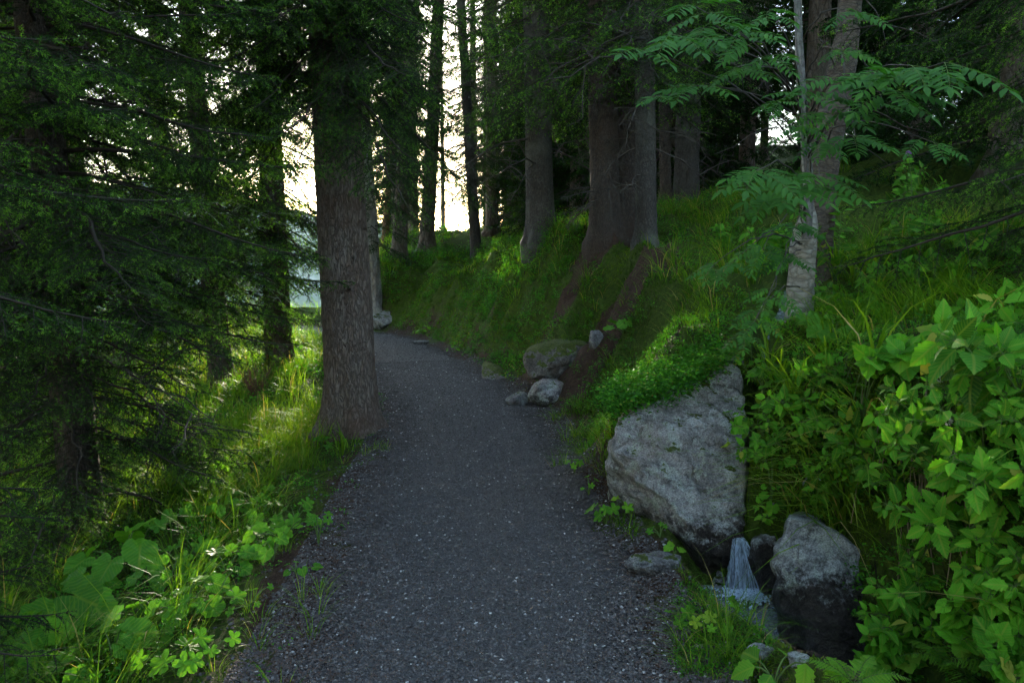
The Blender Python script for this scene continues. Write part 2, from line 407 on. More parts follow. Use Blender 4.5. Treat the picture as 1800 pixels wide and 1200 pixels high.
def rockmat(name, base, wet=0.0, moss=.55, lichen=.5, streak=True):
    m, t = newmat(name); b = NB(t); g = b.n("ShaderNodeNewGeometry"); P = g.outputs['Position']
    rot = b.n("ShaderNodeMapping"); rot.inputs['Rotation'].default_value = (.5, .7, .3); rot.inputs['Scale'].default_value = (1, 4.5, 1); b.l(P, rot.inputs[0])
    n1 = b.tex("ShaderNodeTexNoise", 5, rot.outputs[0] if streak else P, 8, .65)
    n2_ = b.tex("ShaderNodeTexNoise", 45, P, 8, .7); n3 = b.tex("ShaderNodeTexNoise", 3.0, P, 5, .6); n4 = b.tex("ShaderNodeTexNoise", 11, P, 6, .7)
    lo = tuple(q * .35 for q in base); hi = tuple(min(.75, q * 1.55) for q in base)
    col = b.ramp(b.math('ADD', b.math('MULTIPLY', n1.outputs[0], .6), b.math('MULTIPLY', n2_.outputs[0], .4)), [(.38, lo), (.5, base), (.62, hi)])
    lf = b.ramp(n4.outputs[0], [(.50, 0.0), (.57, lichen)]); lc = b.ramp(n3.outputs[0], [(.42, (.44, .45, .46)), (.60, (.34, .38, .30))])
    col = b.mix(lf, col, lc)
    rf = b.ramp(n3.outputs[0], [(.56, 0.0), (.66, .45)]); col = b.mix(rf, col, (.16, .10, .075))
    n5 = b.tex("ShaderNodeTexNoise", 130, P, 4, .8); col = b.mix(.85, col, b.ramp(n5.outputs[0], [(.36, .35), (.5, 1.0), (.64, 1.6)]), 'MULTIPLY')
    sp = b.n("ShaderNodeSeparateXYZ"); b.l(g.outputs['Normal'], sp.inputs[0])
    mf = b.ramp(b.math('ADD', b.math('MULTIPLY', sp.outputs[2], .5), b.math('MULTIPLY', b.math('SUBTRACT', n4.outputs[0], .5), 1.4)), [(moss, 0.0), (moss + .06, 1.0)])
    mc = b.ramp(n2_.outputs[0], [(.3, (.02, .03, .005)), (.6, (.08, .10, .012)), (.8, (.13, .15, .02))])
    col = b.mix(mf, col, mc)
    h = b.math('ADD', n1.outputs[0], b.math('MULTIPLY', n2_.outputs[0], .6))
    cv = b.tex("ShaderNodeTexVoronoi", 1.9, b.mix(.16, rot.outputs[0], n4.outputs['Color']), feature='DISTANCE_TO_EDGE')
    ck = b.ramp(cv.outputs[0], [(0, 0.0), (.014, 1.0)]); h = b.math('ADD', h, b.math('MULTIPLY', ck, .22))
    col = b.mix(ck, b.mix(1.0, col, (.72, .68, .64), 'MULTIPLY'), col)
    rough = .85
    if wet:
        sz = b.n("ShaderNodeSeparateXYZ"); b.l(P, sz.inputs[0])
        wf = b.ramp(b.math('ADD', sz.outputs[2], b.math('ADD', b.math('MULTIPLY', n2_.outputs[0], .3), b.math('MULTIPLY', n4.outputs[0], .5))), [(.46, 1.0), (.56, 0.0)])
        wf = b.math('MULTIPLY', wf, wet)
        col = b.mix(wf, col, b.mix(1.0, col, (.14, .11, .09), 'MULTIPLY')); rough = b.ramp(wf, [(0, .85), (1, .35)])
    b.out(b.princ(col, rough, b.bump(h, 1.0, .06), .3).outputs[0]); return m
m_ground = groundmat(); m_path = pathmat()
m_rock = rockmat("boulder_stone", (.25, .235, .23), 1.0, .44, .7)
m_rock2 = rockmat("grey_stone", (.24, .24, .245), 1.0, .80, .5)
m_rock3 = rockmat("mossy_stone", (.12, .105, .095), 0, .16, .3)
m_rock4 = rockmat("small_stone", (.15, .14, .14), 0, .5, .4)
def watermat(name, foam):
    m, t = newmat(name); b = NB(t); tc = b.n("ShaderNodeTexCoord")
    a = b.n("ShaderNodeAttribute", attribute_name="tint")
    c = b.scaled(tc.outputs['Object'], (1, 1, .10) if foam else (1, .6, 1))
    n1 = b.tex("ShaderNodeTexNoise", 60 if foam else 14, c, 5, .6)
    nr = b.bump(n1.outputs[0], .6, .01)
    p = b.princ((.02, .022, .02), .06, nr, .5)
    p.inputs['Transmission Weight'].default_value = .85; p.inputs['IOR'].default_value = 1.33
    p.inputs['Base Color'].default_value = (.75, .82, .85, 1)
    d = b.n("ShaderNodeBsdfDiffuse"); d.inputs[0].default_value = (.62, .72, .85, 1)
    tl = b.n("ShaderNodeBsdfTranslucent"); tl.inputs[0].default_value = (.6, .7, .85, 1)
    dm = b.n("ShaderNodeMixShader"); dm.inputs[0].default_value = .4; b.l(d.outputs[0], dm.inputs[1]); b.l(tl.outputs[0], dm.inputs[2])
    f = b.ramp(b.math('ADD', b.math('MULTIPLY', n1.outputs[0], 1.0), b.math('SUBTRACT', a.outputs['Fac'], .5)), [(.38, 0.0), (.75, 1.0)] if foam else [(.5, 0.0), (.85, .9)])
    mx = b.n("ShaderNodeMixShader"); b.l(f, mx.inputs[0]); b.l(p.outputs[0], mx.inputs[1]); b.l(dm.outputs[0], mx.inputs[2])
    b.out(mx.outputs[0]); return m
m_water = watermat("stream_water", False); m_fall = watermat("falling_water", True)
m_mount = simple("mountain_slope", [(.3, (.03, .05, .03)), (.6, (.08, .10, .06)), (.8, (.25, .25, .24))], .012, .95, .05, 0)

# ------------------------------------------------------------------ setting
def axis(segs):
    out = []
    for a, b_, st in segs: out.append(np.arange(a, b_, st))
    return np.unique(np.round(np.concatenate(out), 4))
xs = axis([(-1500, -400, 100), (-400, -60, 20), (-60, -14, 2), (-14, -4, .3), (-4, -1.0, .07), (-1, 2.8, .035), (2.8, 5, .1), (5, 14, .3), (14, 60, 2), (60, 400, 20), (400, 1501, 100)])
ys = axis([(-700, -60, 60), (-60, -6, 4), (-6, 1.5, .5), (1.5, 6.5, .035), (6.5, 14, .08), (14, 26, .15), (26, 60, 1.5), (60, 400, 20), (400, 1301, 100)])
X, Y = np.meshgrid(xs, ys); Hh = H(X, Y)
S_, _ = polydist(X, Y, PATH)
Z = Hh - .05 * (1 - sm((np.abs(S_) - .55 - .12 * n2(X, Y, 2.5, 3, 9)) / .22))
nx, ny = len(xs), len(ys)
i = np.arange(ny - 1)[:, None]; j = np.arange(nx - 1)[None]
Fq = np.stack([i * nx + j, i * nx + j + 1, (i + 1) * nx + j + 1, (i + 1) * nx + j], -1).reshape(-1, 4)
s = Soup()
bare = sm((n2(X, Y, .75, 3, 99) - .2) / .15) * (S_ > .7) * (S_ < 3.1) * (Y > 6.5) * (Y < 17)
tintg = -.5 * bare + .44 + .28 * sm((np.abs(S_) - .85) / .7) + .12 * sm((X - 1) / 1.5)
s.add(np.stack([X, Y, Z], -1), Fq, tintg.ravel())
tag(link("ground", s.mesh("ground", [m_ground])), "forest floor of reddish needle litter, soil and moss sloping beside the path", kind='structure')
print("ground", s.n)

# path sheet
pl = []
PF = catmull(PATH[::2], 1)
seg = np.linalg.norm(np.diff(PATH, axis=0), axis=1); cum = np.concatenate([[0], np.cumsum(seg)])
y0 = np.interp(1.0, PATH[:, 1], cum)
tsp = np.concatenate([np.arange(0, y0, .3), np.arange(y0, y0 + 9, .035), np.arange(y0 + 9, y0 + 20, .07), np.arange(y0 + 20, cum[-1], .4)])
cx = np.interp(tsp, cum, PATH[:, 0]); cyy = np.interp(tsp, cum, PATH[:, 1])
tg = nrm(np.stack([np.gradient(cx), np.gradient(cyy)], -1)); rt = np.stack([tg[:, 1], -tg[:, 0]], -1); rt0 = rt
us = np.linspace(-1.0, 1.0, 61)
PX = cx[:, None] + rt[:, :1] * us; PY = cyy[:, None] + rt[:, 1:] * us
e = np.abs(us)[None] - (.82 + .10 * n2(PX, PY, 1.7, 3, 12) + .05 * n2(PX, PY, 9, 3, 32))
PZ = H(PX, PY) + .010 * n2(PX, PY, 7, 3, 13) + .010 * sm(-e / .4) + .006 * n2(PX, PY, 22, 2, 33) - .075 * sm((e + .12) / .42)
s = Soup(); nu = len(us); i = np.arange(len(tsp) - 1)[:, None]; j = np.arange(nu - 1)[None]
Fq = np.stack([i * nu + j, i * nu + j + 1, (i + 1) * nu + j + 1, (i + 1) * nu + j], -1).reshape(-1, 4)
s.add(np.stack([PX, PY, PZ], -1), Fq, (-.02 + .30 * sm((e + .55) / .5) + .05 * sm((PY - 4) / 5)).ravel())
tag(link("path", s.mesh("path", [m_path])), "narrow grey gravel footpath curving left around the big trunk", kind='structure')

# mountains across the valley
mx_ = np.linspace(-1500, 1100, 180); my_ = np.linspace(650, 1300, 50)
X, Y = np.meshgrid(mx_, my_); t = (Y - 650) / 650
ridge = 40 + 85 * sm((-X - 120) / 500) + 16 * n2(X, Y, .008, 4, 20)
Z = -290 + (290 + ridge) * sm(t * 1.5) + 14 * t * n2(X, Y, .02, 5, 21)
s = Soup(); i = np.arange(49)[:, None]; j = np.arange(179)[None]
s.add(np.stack([X, Y, Z], -1), np.stack([i * 180 + j, i * 180 + j + 1, (i + 1) * 180 + j + 1, (i + 1) * 180 + j], -1).reshape(-1, 4))
tag(link("mountain", s.mesh("mountain", [m_mount])), "pale hazy mountain slope across the valley", kind='structure')

# ------------------------------------------------------------------ spruces
def needles(soup, P0, P1, dens, ln, wd, rs, tint, mat=0, up=.25):
    P0 = np.asarray(P0); P1 = np.asarray(P1); tint = np.asarray(tint)
    L = np.linalg.norm(P1 - P0, axis=1); cnt = rs.poisson(L * dens) + 1
    idx = np.repeat(np.arange(len(P0)), cnt); n = len(idx); u = rs.random(n)
    base = P0[idx] + (P1 - P0)[idx] * u[:, None]; T = nrm((P1 - P0))[idx]
    rnd = nrm(rs.normal(size=(n, 3)) + np.array([0, 0, up])); rad = nrm(rnd - (rnd * T).sum(1, keepdims=True) * T)
    d = nrm(T * rs.uniform(.35, .9, (n, 1)) + rad)
    side = nrm(np.cross(d, rs.normal(size=(n, 3))))
    l = ln * rs.uniform(.7, 1.15, (n, 1))
    V = np.stack([base - side * wd * .5, base + side * wd * .5, base + d * l], 1).reshape(-1, 3)
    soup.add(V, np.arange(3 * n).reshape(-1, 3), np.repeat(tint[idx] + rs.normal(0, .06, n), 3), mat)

def bough(L, rs, dens=260, ln=.017, wd=.0026, droop=.35, hang=.5, bare=.12, spacing=.06, green=True, sec=1.0):
    """one branch along +x, returns Soup (mat 0 needles, mat 1 wood)"""
    s = Soup(); n = 14; t = np.linspace(0, 1, n)
    wob = np.cumsum(rs.normal(0, .012, n)) * L
    P = np.stack([L * t, wob, L * (.10 * t - droop * t ** 2 + .18 * t ** 4)], -1)
    tube(P, .008 * L * (1 - t) ** .8 + .0015, 5, .3, 1, s)
    p0, p1, tn, r0 = [], [], [], []
    def ax(u): return np.array([np.interp(u, t, P[:, q]) for q in range(3)])
    def twig(st, d, l, lev, grav):
        k = 3 if lev == 1 else 2; p = st; d = d.copy()
        pts = [p]
        for q in range(k):
            d = nrm(d + np.array([0, 0, -grav * (.6 + .8 * q / k)]) * .5 + rs.normal(0, .07, 3)); p = p + d * l / k; pts.append(p)
        for q in range(k):
            p0.append(pts[q]); p1.append(pts[q + 1]); r0.append((.0035 if lev == 1 else .0018) * (1 - q / k * .6))
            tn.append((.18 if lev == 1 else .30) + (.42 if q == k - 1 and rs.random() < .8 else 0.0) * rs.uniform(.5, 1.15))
        return pts
    u = bare
    side = 1
    while u < .99:
        l = (.08 + .52 * (L ** .8) * (1 - u) ** .85 * min(1, .35 + (u - bare) * 2.4)) * rs.uniform(.65, 1.15) * sec
        a = math.radians(rs.uniform(48, 68)); st = ax(u)
        d = np.array([math.cos(a), side * math.sin(a), rs.uniform(-.25, .1)])
        pts = twig(st, d, l, 1, hang * .8)
        m = int(l / .045); q0 = .25
        for q in range(m):
            v = q0 + (1 - q0) * (q + rs.random() * .6) / max(m, 1)
            if v > .97: continue
            i0 = min(2, int(v * 3)); c = pts[i0] + (pts[i0 + 1] - pts[i0]) * (v * 3 - i0); dd = nrm(pts[i0 + 1] - pts[i0])
            sd_ = nrm(np.cross(dd, [0, 0, 1])) * (1 if q % 2 else -1)
            twig(c, nrm(dd * .75 + sd_ * .8 + np.array([0, 0, -.25 * hang])), (.035 + .38 * l * (1 - v)) * rs.uniform(.7, 1.2), 2, hang)
        side = -side; u += spacing / L * rs.uniform(.7, 1.3)
    for q in range(int((n - 1) * .4), n - 1):
        p0.append(P[q]); p1.append(P[q + 1]); r0.append(.001); tn.append(.3 if q < n - 2 else .75)
    p0 = np.array(p0); p1 = np.array(p1); tn = np.array(tn); r0 = np.array(r0)
    segtubes(s, p0, p1, r0, r0 * .6, 3, .3, 1)
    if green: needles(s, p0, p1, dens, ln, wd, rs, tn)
    return s

def rotm(az, pit, roll=0.0):
    ca, sa, cp, sp, cr, sr = math.cos(az), math.sin(az), math.cos(pit), math.sin(pit), math.cos(roll), math.sin(roll)
    Rz = np.array([[ca, -sa, 0], [sa, ca, 0], [0, 0, 1]]); Ry = np.array([[cp, 0, -sp], [0, 1, 0], [sp, 0, cp]])
    Rx = np.array([[1, 0, 0], [0, cr, -sr], [0, sr, cr]]); return Rz @ Ry @ Rx

def pool(seed, k, **kw):
    rs = rg(seed); return [(L, bough(L, rs, **kw)) for L in np.linspace(1.0, 2.2, k)]
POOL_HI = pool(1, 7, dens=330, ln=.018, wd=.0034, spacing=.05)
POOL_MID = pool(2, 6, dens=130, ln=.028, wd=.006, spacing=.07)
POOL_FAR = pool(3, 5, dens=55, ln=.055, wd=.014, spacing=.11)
print("pool", [b.n for _, b in POOL_HI])

def crown(name, branches, P, mats):
    """branches: (x, y, z, az, pitch, length)"""
    s = Soup(); rs = rg(len(branches) + int(branches[0][2] * 100))
    for (x, y, z, az, pit, L) in branches:
        k = int(np.argmin([abs(L - q[0]) for q in P])); k = min(len(P) - 1, max(0, k + int(rs.integers(-1, 2))))
        Lp, b = P[k]; s.merge(b, rotm(az, pit, rs.normal(0, .15)), (x, y, z), L / Lp, rs.normal(0, .05))
    me = s.mesh(name, mats); print(name, len(me.polygons)); return me

def whorls(rs, z0, z1, step, Lf, pitf, n=5, keep=1.0, azkeep=None):
    out = []; z = z0
    while z < z1:
        a0 = rs.random() * 2 * PI
        for q in range(n):
            if rs.random() > keep: continue
            az = a0 + 2 * PI * q / n + rs.normal(0, .25)
            if azkeep and not azkeep(az % (2 * PI), z): continue
            out.append((0, 0, z + rs.normal(0, step * .3), az, pitf(z) + rs.normal(0, .08), max(.3, Lf(z) * rs.uniform(.75, 1.15))))
        z += step * rs.uniform(.8, 1.2)
    return out

def deadmesh(name, seed, z0, z1, n, Lm, mat):
    """bare twiggy lower branches"""
    rs = rg(seed); s = Soup(); p0 = []; p1 = []; r = []
    def grow(p, d, l, rad, lev):
        k = 5 if lev == 0 else 3
        for q in range(k):
            d = nrm(d + rs.normal(0, .16, 3) + np.array([0, 0, -.10 if lev == 0 else -.12])); p2 = p + d * l / k
            p0.append(p); p1.append(p2); r.append(rad * (1 - .16 * q))
            if lev < 3 and (q > 0 or lev > 0):
                for _ in range(rs.integers(1, 3)):
                    sd_ = nrm(rs.normal(size=3) * np.array([1, 1, .6])); grow(p2, nrm(d * .7 + sd_), l * rs.uniform(.25, .5), rad * .5, lev + 1)
            p = p2
    for q in range(n):
        az = rs.random() * 2 * PI; z = rs.uniform(z0, z1); L = Lm * rs.uniform(.3, 1.1)
        grow(np.array([0, 0, z]), nrm(np.array([math.cos(az), math.sin(az), rs.uniform(-.35, .15)])), L, .008 + .007 * L, 0)
    r = np.array(r); segtubes(s, np.array(p0), np.array(p1), r, r * .8, 4 if n < 30 else 3, .3, 0)
    me = s.mesh(name, [mat]); print(name, len(me.polygons)); return me

def trunkmesh(name, r, hgt, mat, seed, lean=(0, 0), flare=.45, k=28, curve=None, low=-.35, rough=.05, gap=.05):
    rs = rg(seed); zz = np.concatenate([np.arange(low, 1.2, gap), np.arange(1.2, 7, gap * 2), np.arange(7, hgt + .5, 1.0)])
    zc = np.maximum(zz, 0); x = lean[0] * zz; y = lean[1] * zz
    if curve: x = x + np.interp(zz, curve[0], curve[1])
    P = np.stack([x, y, zz], -1); rad = r * (1 - .75 * np.clip(zc / hgt, 0, 1) ** .9)
    ph = rs.random(3) * 6
    def disp(P_, th, D, rr):
        z = np.maximum(P_[:, 2], -.1)[:, None]; fl = np.exp(-np.maximum(z, 0) / (.55 * r + .06)) * flare * r * 1.5
        lob = 1 + .55 * np.cos(th[None] * 3 + ph[0]) + .4 * np.cos(th[None] * 5 + ph[1])
        q = np.stack([D[..., 0] * 2.2, D[..., 1] * 2.2, P_[:, 2][:, None] * 1.1 + 0 * th[None]], -1)
        q2 = np.stack([D[..., 0] * r * 55, D[..., 1] * r * 55, P_[:, 2][:, None] * 13 + 0 * th[None]], -1)
        return fl * lob + r * rough * fbm(q + seed, 3) + .006 * fbm(q2 + seed, 2)
    s = Soup(); tube(P, rad, k, .5, 0, s, disp)
    return s.mesh(name, [mat])

def tree(label, px, Y, dia, top=None, hgt=20, mat=None, crown_me=None, dead_me=None, crot=0.0, csc=1.0, drot=0.0, group=None, name="spruce_tree",
         flare=.45, k=28, seed=1, cat="tree", sink=0.0, lean=None, gap=.05):
    p = at(px, 480, Y); x = p[0]; z = h1(x, Y) - sink
    if top is not None:
        # top=(px,py): the trunk centre passes here at the same distance
        q = at(top[0], top[1], Y); lean = ((q[0] - x) / max(.5, q[2] - z), 0)
    lean = lean or (0, 0)
    t = empty(name, (x, Y, z), label, cat, group)
    if isinstance(mat, bpy.types.Mesh): tm = mat
    else: tm = trunkmesh("trunk", dia / 2, hgt, mat or m_bark, seed, lean, flare, k, gap=gap)
    link("trunk", tm, t)
    for nm, me, rot, sc in (("crown", crown_me, crot, csc), ("dead_branches", dead_me, drot, 1.0)):
        if me is None: continue
        o = link(nm, me, t); o.rotation_euler = (0, 0, rot); o.scale = (sc, sc, 1.0)
        if lean[0]:
            o.rotation_euler = (0, math.atan(lean[0]), rot)
    return t

rs = rg(11)
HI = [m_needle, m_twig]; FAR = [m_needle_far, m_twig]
# crowns
TAU = 2 * PI
def angd(a, b): return abs((a - b + PI) % TAU - PI)
# main tree: lowest green boughs hang round the trunk above 3.7 m
br = whorls(rs, 3.55, 6.4, .22, lambda z: 1.6, lambda z: -.62 + .1 * (z - 3.6), 7) + whorls(rs, 6.4, 18, .9, lambda z: 2.2 * (1 - (z - 6) / 16), lambda z: -.2, 6)
for q in range(46):
    az = math.radians(rs.uniform(-225, -5)); br.append((0, 0, rs.uniform(3.25, 4.7), az, rs.uniform(-.7, -.2), rs.uniform(1.0, 2.2)))
c_main = crown("main_crown", [b_ for b_ in br], POOL_HI, HI)
br = whorls(rs, .3, 5.4, .17, lambda z: (1.45 if z < 1.7 else 1.9) + .15 * math.sin(z * 3), lambda z: -.20 + .03 * z, 7, .92) + whorls(rs, 5.2, 14, .8, lambda z: 2.0 * (1 - (z - 5) / 12), lambda z: .0, 6)
c_left = crown("near_left_crown", br, POOL_HI, HI)
br = whorls(rs, 1.2, 7.5, .27, lambda z: 1.8, lambda z: -.25, 6, .9) + whorls(rs, 6.5, 17, .8, lambda z: 2.1 * (1 - (z - 6) / 14), lambda z: -.1, 6)
c_mid1 = crown("mid_crown", br, POOL_MID, HI)
br = whorls(rs, 2.3, 8, .30, lambda z: 1.7, lambda z: -.38, 6, .9) + whorls(rs, 8, 19, .8, lambda z: 2.3 * (1 - (z - 8) / 13), lambda z: -.1, 6)
c_mid2 = crown("high_crown", br, POOL_MID, HI)
br = whorls(rs, 1.9, 17, .45, lambda z: 1.7 * (1 - max(0, z - 8) / 12), lambda z: -.3, 6, .72)
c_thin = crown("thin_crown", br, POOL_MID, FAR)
br = whorls(rs, .6, 18, .40, lambda z: 2.6 * (1 - max(0, z - 4) / 17), lambda z: -.25, 6, .9)
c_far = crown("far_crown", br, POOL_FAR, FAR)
br = whorls(rs, 3.0, 18, .6, lambda z: 2.3 * (1 - max(0, z - 6) / 15), lambda z: -.25, 5, .85)
br2 = whorls(rs, .5, 4.6, .30, lambda z: 2.0, lambda z: -.15 + .02 * z, 7, .9)
c_low = crown("edge_crown", br2, POOL_HI, HI)
c_far2 = crown("far_crown_high", br, POOL_FAR, FAR)
d1 = deadmesh("dead_a", 31, 1.2, 5.5, 26, 1.5, m_dead)
d2 = deadmesh("dead_b", 32, 1.0, 6.0, 34, 1.3, m_dead)
m_lichen = simple("hanging_lichen", [(0, (.10, .11, .09)), (.5, (.24, .27, .22)), (1, (.36, .40, .34))], 20)
d4 = deadmesh("dead_d", 35, 1.3, 3.4, 26, 1.7, m_lichen)
d3 = deadmesh("dead_c", 33, .6, 4.0, 20, 1.2, m_dead)

tree("huge upright spruce trunk standing at the path's left edge, nearest to the camera", 614, 7.2, .50, (592, 200), 24, m_bark_m, c_main, None, seed=3, flare=.3, k=64, gap=.03)
mt = [o for o in COL.objects if o.get("label", "").startswith("huge upright")][0]; s = Soup(); rk = rg(909)
for q in range(16):
    az = rk.uniform(PI, TAU); z = rk.uniform(.8, 3.6); r0_ = .235 - .010 * z; d = np.array([math.cos(az), math.sin(az), .12]); l = rk.uniform(.015, .05)
    P_ = np.array([0, 0, z]) + np.array([(at(592, 200, 7.2)[0] - mt.location.x) / 3.6 * z, 0, 0]) + d * (r0_ + np.array([-.02, .012, .012 + l])[:, None]); s = Soup(); tube(P_, [.034, .018, .010], 8, .3, 0, s); link("branch_stub", s.mesh("branch_stub", [m_bark_m]), mt)
tree("dark spruce at the far left with green boughs reaching down to the grass", 122, 5.6, .30, (62, 60), 18, m_bark, c_left, d1, seed=4, flare=.3, k=36)
tree("spruce left of the huge trunk with pale lichen-hung dead twigs", 382, 10.9, .34, (352, 250), 20, m_bark, c_mid1, d4, crot=.6, seed=5, flare=.3)
tree("dark leaning spruce just left of the huge trunk, bare crooked side branches", 494, 11.9, .30, (478, 200), 20, m_bark, c_mid2, d1, crot=2.0, seed=6)
tree("slender spruce stem close beside the dark leaning spruce", 470, 12.3, .18, (460, 200), 18, m_bark, c_thin, None, crot=1.0, seed=7)
tree("pale grey trunk right behind the huge trunk, above the reddish dirt bank", 657, 18.0, .42, (640, 240), 22, m_bark_p, c_thin, None, crot=1.4, seed=8, flare=.35)
tree("dark trunk leaning right at the path bend, left of the sunlit gap", 700, 20.0, .42, (720, 120), 22, m_bark_f, c_thin, d1, crot=2.6, seed=9)
tree("straight dark trunk directly left of the low sun", 750, 21.0, .42, (764, 150), 22, m_bark_f, c_thin, d2, crot=3.9, seed=10)
tree("thin reddish trunk between two darker trunks at the path bend", 676, 24.0, .22, (692, 200), 18, m_bark_r, c_thin, None, crot=5.0, seed=12)
tree("slim trunk right beside the low sun, bright with glare", 838, 20.0, .30, (822, 200), 20, m_bark_l, c_thin, d1, crot=.2, seed=13)
tree("slim trunk standing on the mound right of the sun", 864, 22.5, .34, (862, 180), 20, m_bark_f, c_thin, d2, crot=4.4, seed=14)
tree("sturdy straight trunk rooted on top of the green mound", 951, 12.2, .46, (943, 60), 22, m_bark_l, c_mid2, d1, crot=.9, drot=.8, seed=15, flare=.3, k=36)
tree("thick furrowed trunk on the bank, left half of the double trunk", 1064, 10.3, .42, (1058, 100), 22, m_bark, c_mid2, d2, crot=3.3, drot=2.1, seed=16, flare=.3, k=40)
tree("shadowed trunk grown against the right side of the thick furrowed one", 1100, 10.5, .36, (1104, 100), 20, m_bark, None, None, seed=17, flare=.2, k=36)
tree("lichen-speckled trunk with many bare dead twigs beside the double trunk", 1135, 9.2, .26, (1133, 100), 20, m_bark_l, c_mid2, d3, crot=5.2, drot=.4, seed=18, flare=.2, k=32)
tree("thin dark trunk in the gap right of the lichen-speckled trunk", 1168, 13.5, .20, (1166, 100), 18, m_bark, c_far2, None, crot=.5, seed=19)
tree("broad old trunk with peeling bark behind the tall grass", 1203, 13.6, .46, (1212, 100), 22, m_bark_l, c_far2, d2, crot=1.5, drot=4.0, seed=20)
tree("small pale far trunk seen through a gap in the dark branches", 1277, 27.0, .42, (1277, 100), 20, m_bark_l, c_far2, None, crot=2.5, seed=21)

tk = trunkmesh("trunk", .2, 20, m_bark_f, 40, (0, 0), k=14, gap=.15)
def backtree(x, Y, label, group, crown_me, sc=1.0, rot=0.0, dead=None):
    z = h1(x, Y); t = empty("spruce_tree", (x, Y, z), label, "tree", group)
    link("trunk", tk, t)
    o = link("crown", crown_me, t); o.rotation_euler = (0, 0, rot); o.scale = (sc, sc, sc)
    if dead: o = link("dead_branches", dead, t); o.rotation_euler = (0, 0, rot * 2)
    return t
rs = rg(77)
right = [(3.4, 16.5), (5.0, 12.5), (6.4, 9.8), (7.5, 14), (5.6, 18), (4.4, 21.5), (8.8, 18.5), (7.2, 23), (2.2, 24.5), (3.6, 28), (10, 26), (6, 32), (10.5, 13), (9.0, 9.5), (1.6, 31), (12.5, 20),
         (13, 31), (4.2, 38), (9, 40), (15, 25), (.6, 27.5), (2.0, 36)]
for q, (x, y) in enumerate(right):
    if y < 16: lb = "dark spruce crowding the top of the bank behind the rowan, full dark boughs"
    elif x < 5: lb = "shadowed spruce standing behind the trunks right of the sun"
    else: lb = "dim spruce deep in the dense stand at the right"
    backtree(x, y, lb, {0: "spruces crowding the bank top", 1: "spruces behind the mound", 2: "spruces deep in the stand"}[0 if y < 16 else 1 if x < 5 else 2],
             [c_far, c_far2, c_far][q % 3], rs.uniform(.85, 1.15), rs.random() * TAU)
for (x, y, lb, rot) in [(-3.5, 2.7, "spruce standing beyond the left edge, only its hanging boughs in view", .3), (4.1, 4.6, "spruce beyond the right edge whose sprays hang over the big leaves", 1.9)]:
    backtree(x, y, lb, None, c_low, 1.0, rot)
for q, (x, y) in enumerate([(7, 28), (12, 36), (16, 32), (20, 28), (8.5, 34), (18, 20), (22, 36), (5.2, 25.5), (14, 16), (3.0, 33), (6.5, 44), (12, 46), (18, 44), (25, 30), (2.8, 20.5), (11, 22.5)]):
    backtree(x, y, "dim spruce deep in the dense stand at the right", "spruces deep in the stand", c_far, rs.uniform(1.0, 1.25), rs.random() * TAU)
for (px, Y_, sc_) in [(726, 27, .6), (833, 33, .65), (779, 46, .5)]:
    backtree(at(px, 400, Y_)[0], Y_, "very slender backlit spruce breaking up the bright sky gap", "slender spruces in the bright gap", c_thin, sc_, px * 1.7)
for q, (x, y) in enumerate([(-4.5, 29), (-5.6, 34), (1.2, 24.5), (.4, 31), (-.2, 35), (2.6, 30), (-3.6, 27), (1.8, 21), (-6.2, 40), (.6, 42)]):
    backtree(x, y, "hazy spruce on the skyline behind the path bend", "skyline spruces behind the bend", [c_far2, c_far][q % 2], rs.uniform(.75, 1.1), rs.random() * TAU)
for q, (x, y) in enumerate([(-4.5, -4), (-2.5, -8), (-7, -1), (-4, -10), (-8, -6), (10, -9), (1, -16), (7, -15)]):  # unseen spruces added behind the camera to hold back low sky light
    backtree(x, y, "unseen spruce added behind the viewpoint to block light from behind", "added light-blocking spruces behind the viewpoint", c_far, rs.uniform(1.0, 1.2), rs.random() * TAU)
for q, (x, y) in enumerate([(-7.2, 9.5), (-7.9, 13.6), (-9.0, 13.0), (-8.0, 17.2), (-11.5, 17.5), (-7.6, 7.2)]):
    backtree(x, y, "dark spruce on the slope falling away left of the path", "spruces on the left slope", [c_far, c_mid1, c_far2][q % 3], rs.uniform(.9, 1.1), rs.random() * TAU)
for q, (x, y) in enumerate([(-.7, 29), (-4.6, 31), (-1.3, 38), (.2, 34)]):
    backtree(x, y, "thin spruce silhouetted against the white sky behind the bend", "spruces against the bright sky", c_thin, rs.uniform(.9, 1.2), rs.random() * TAU)
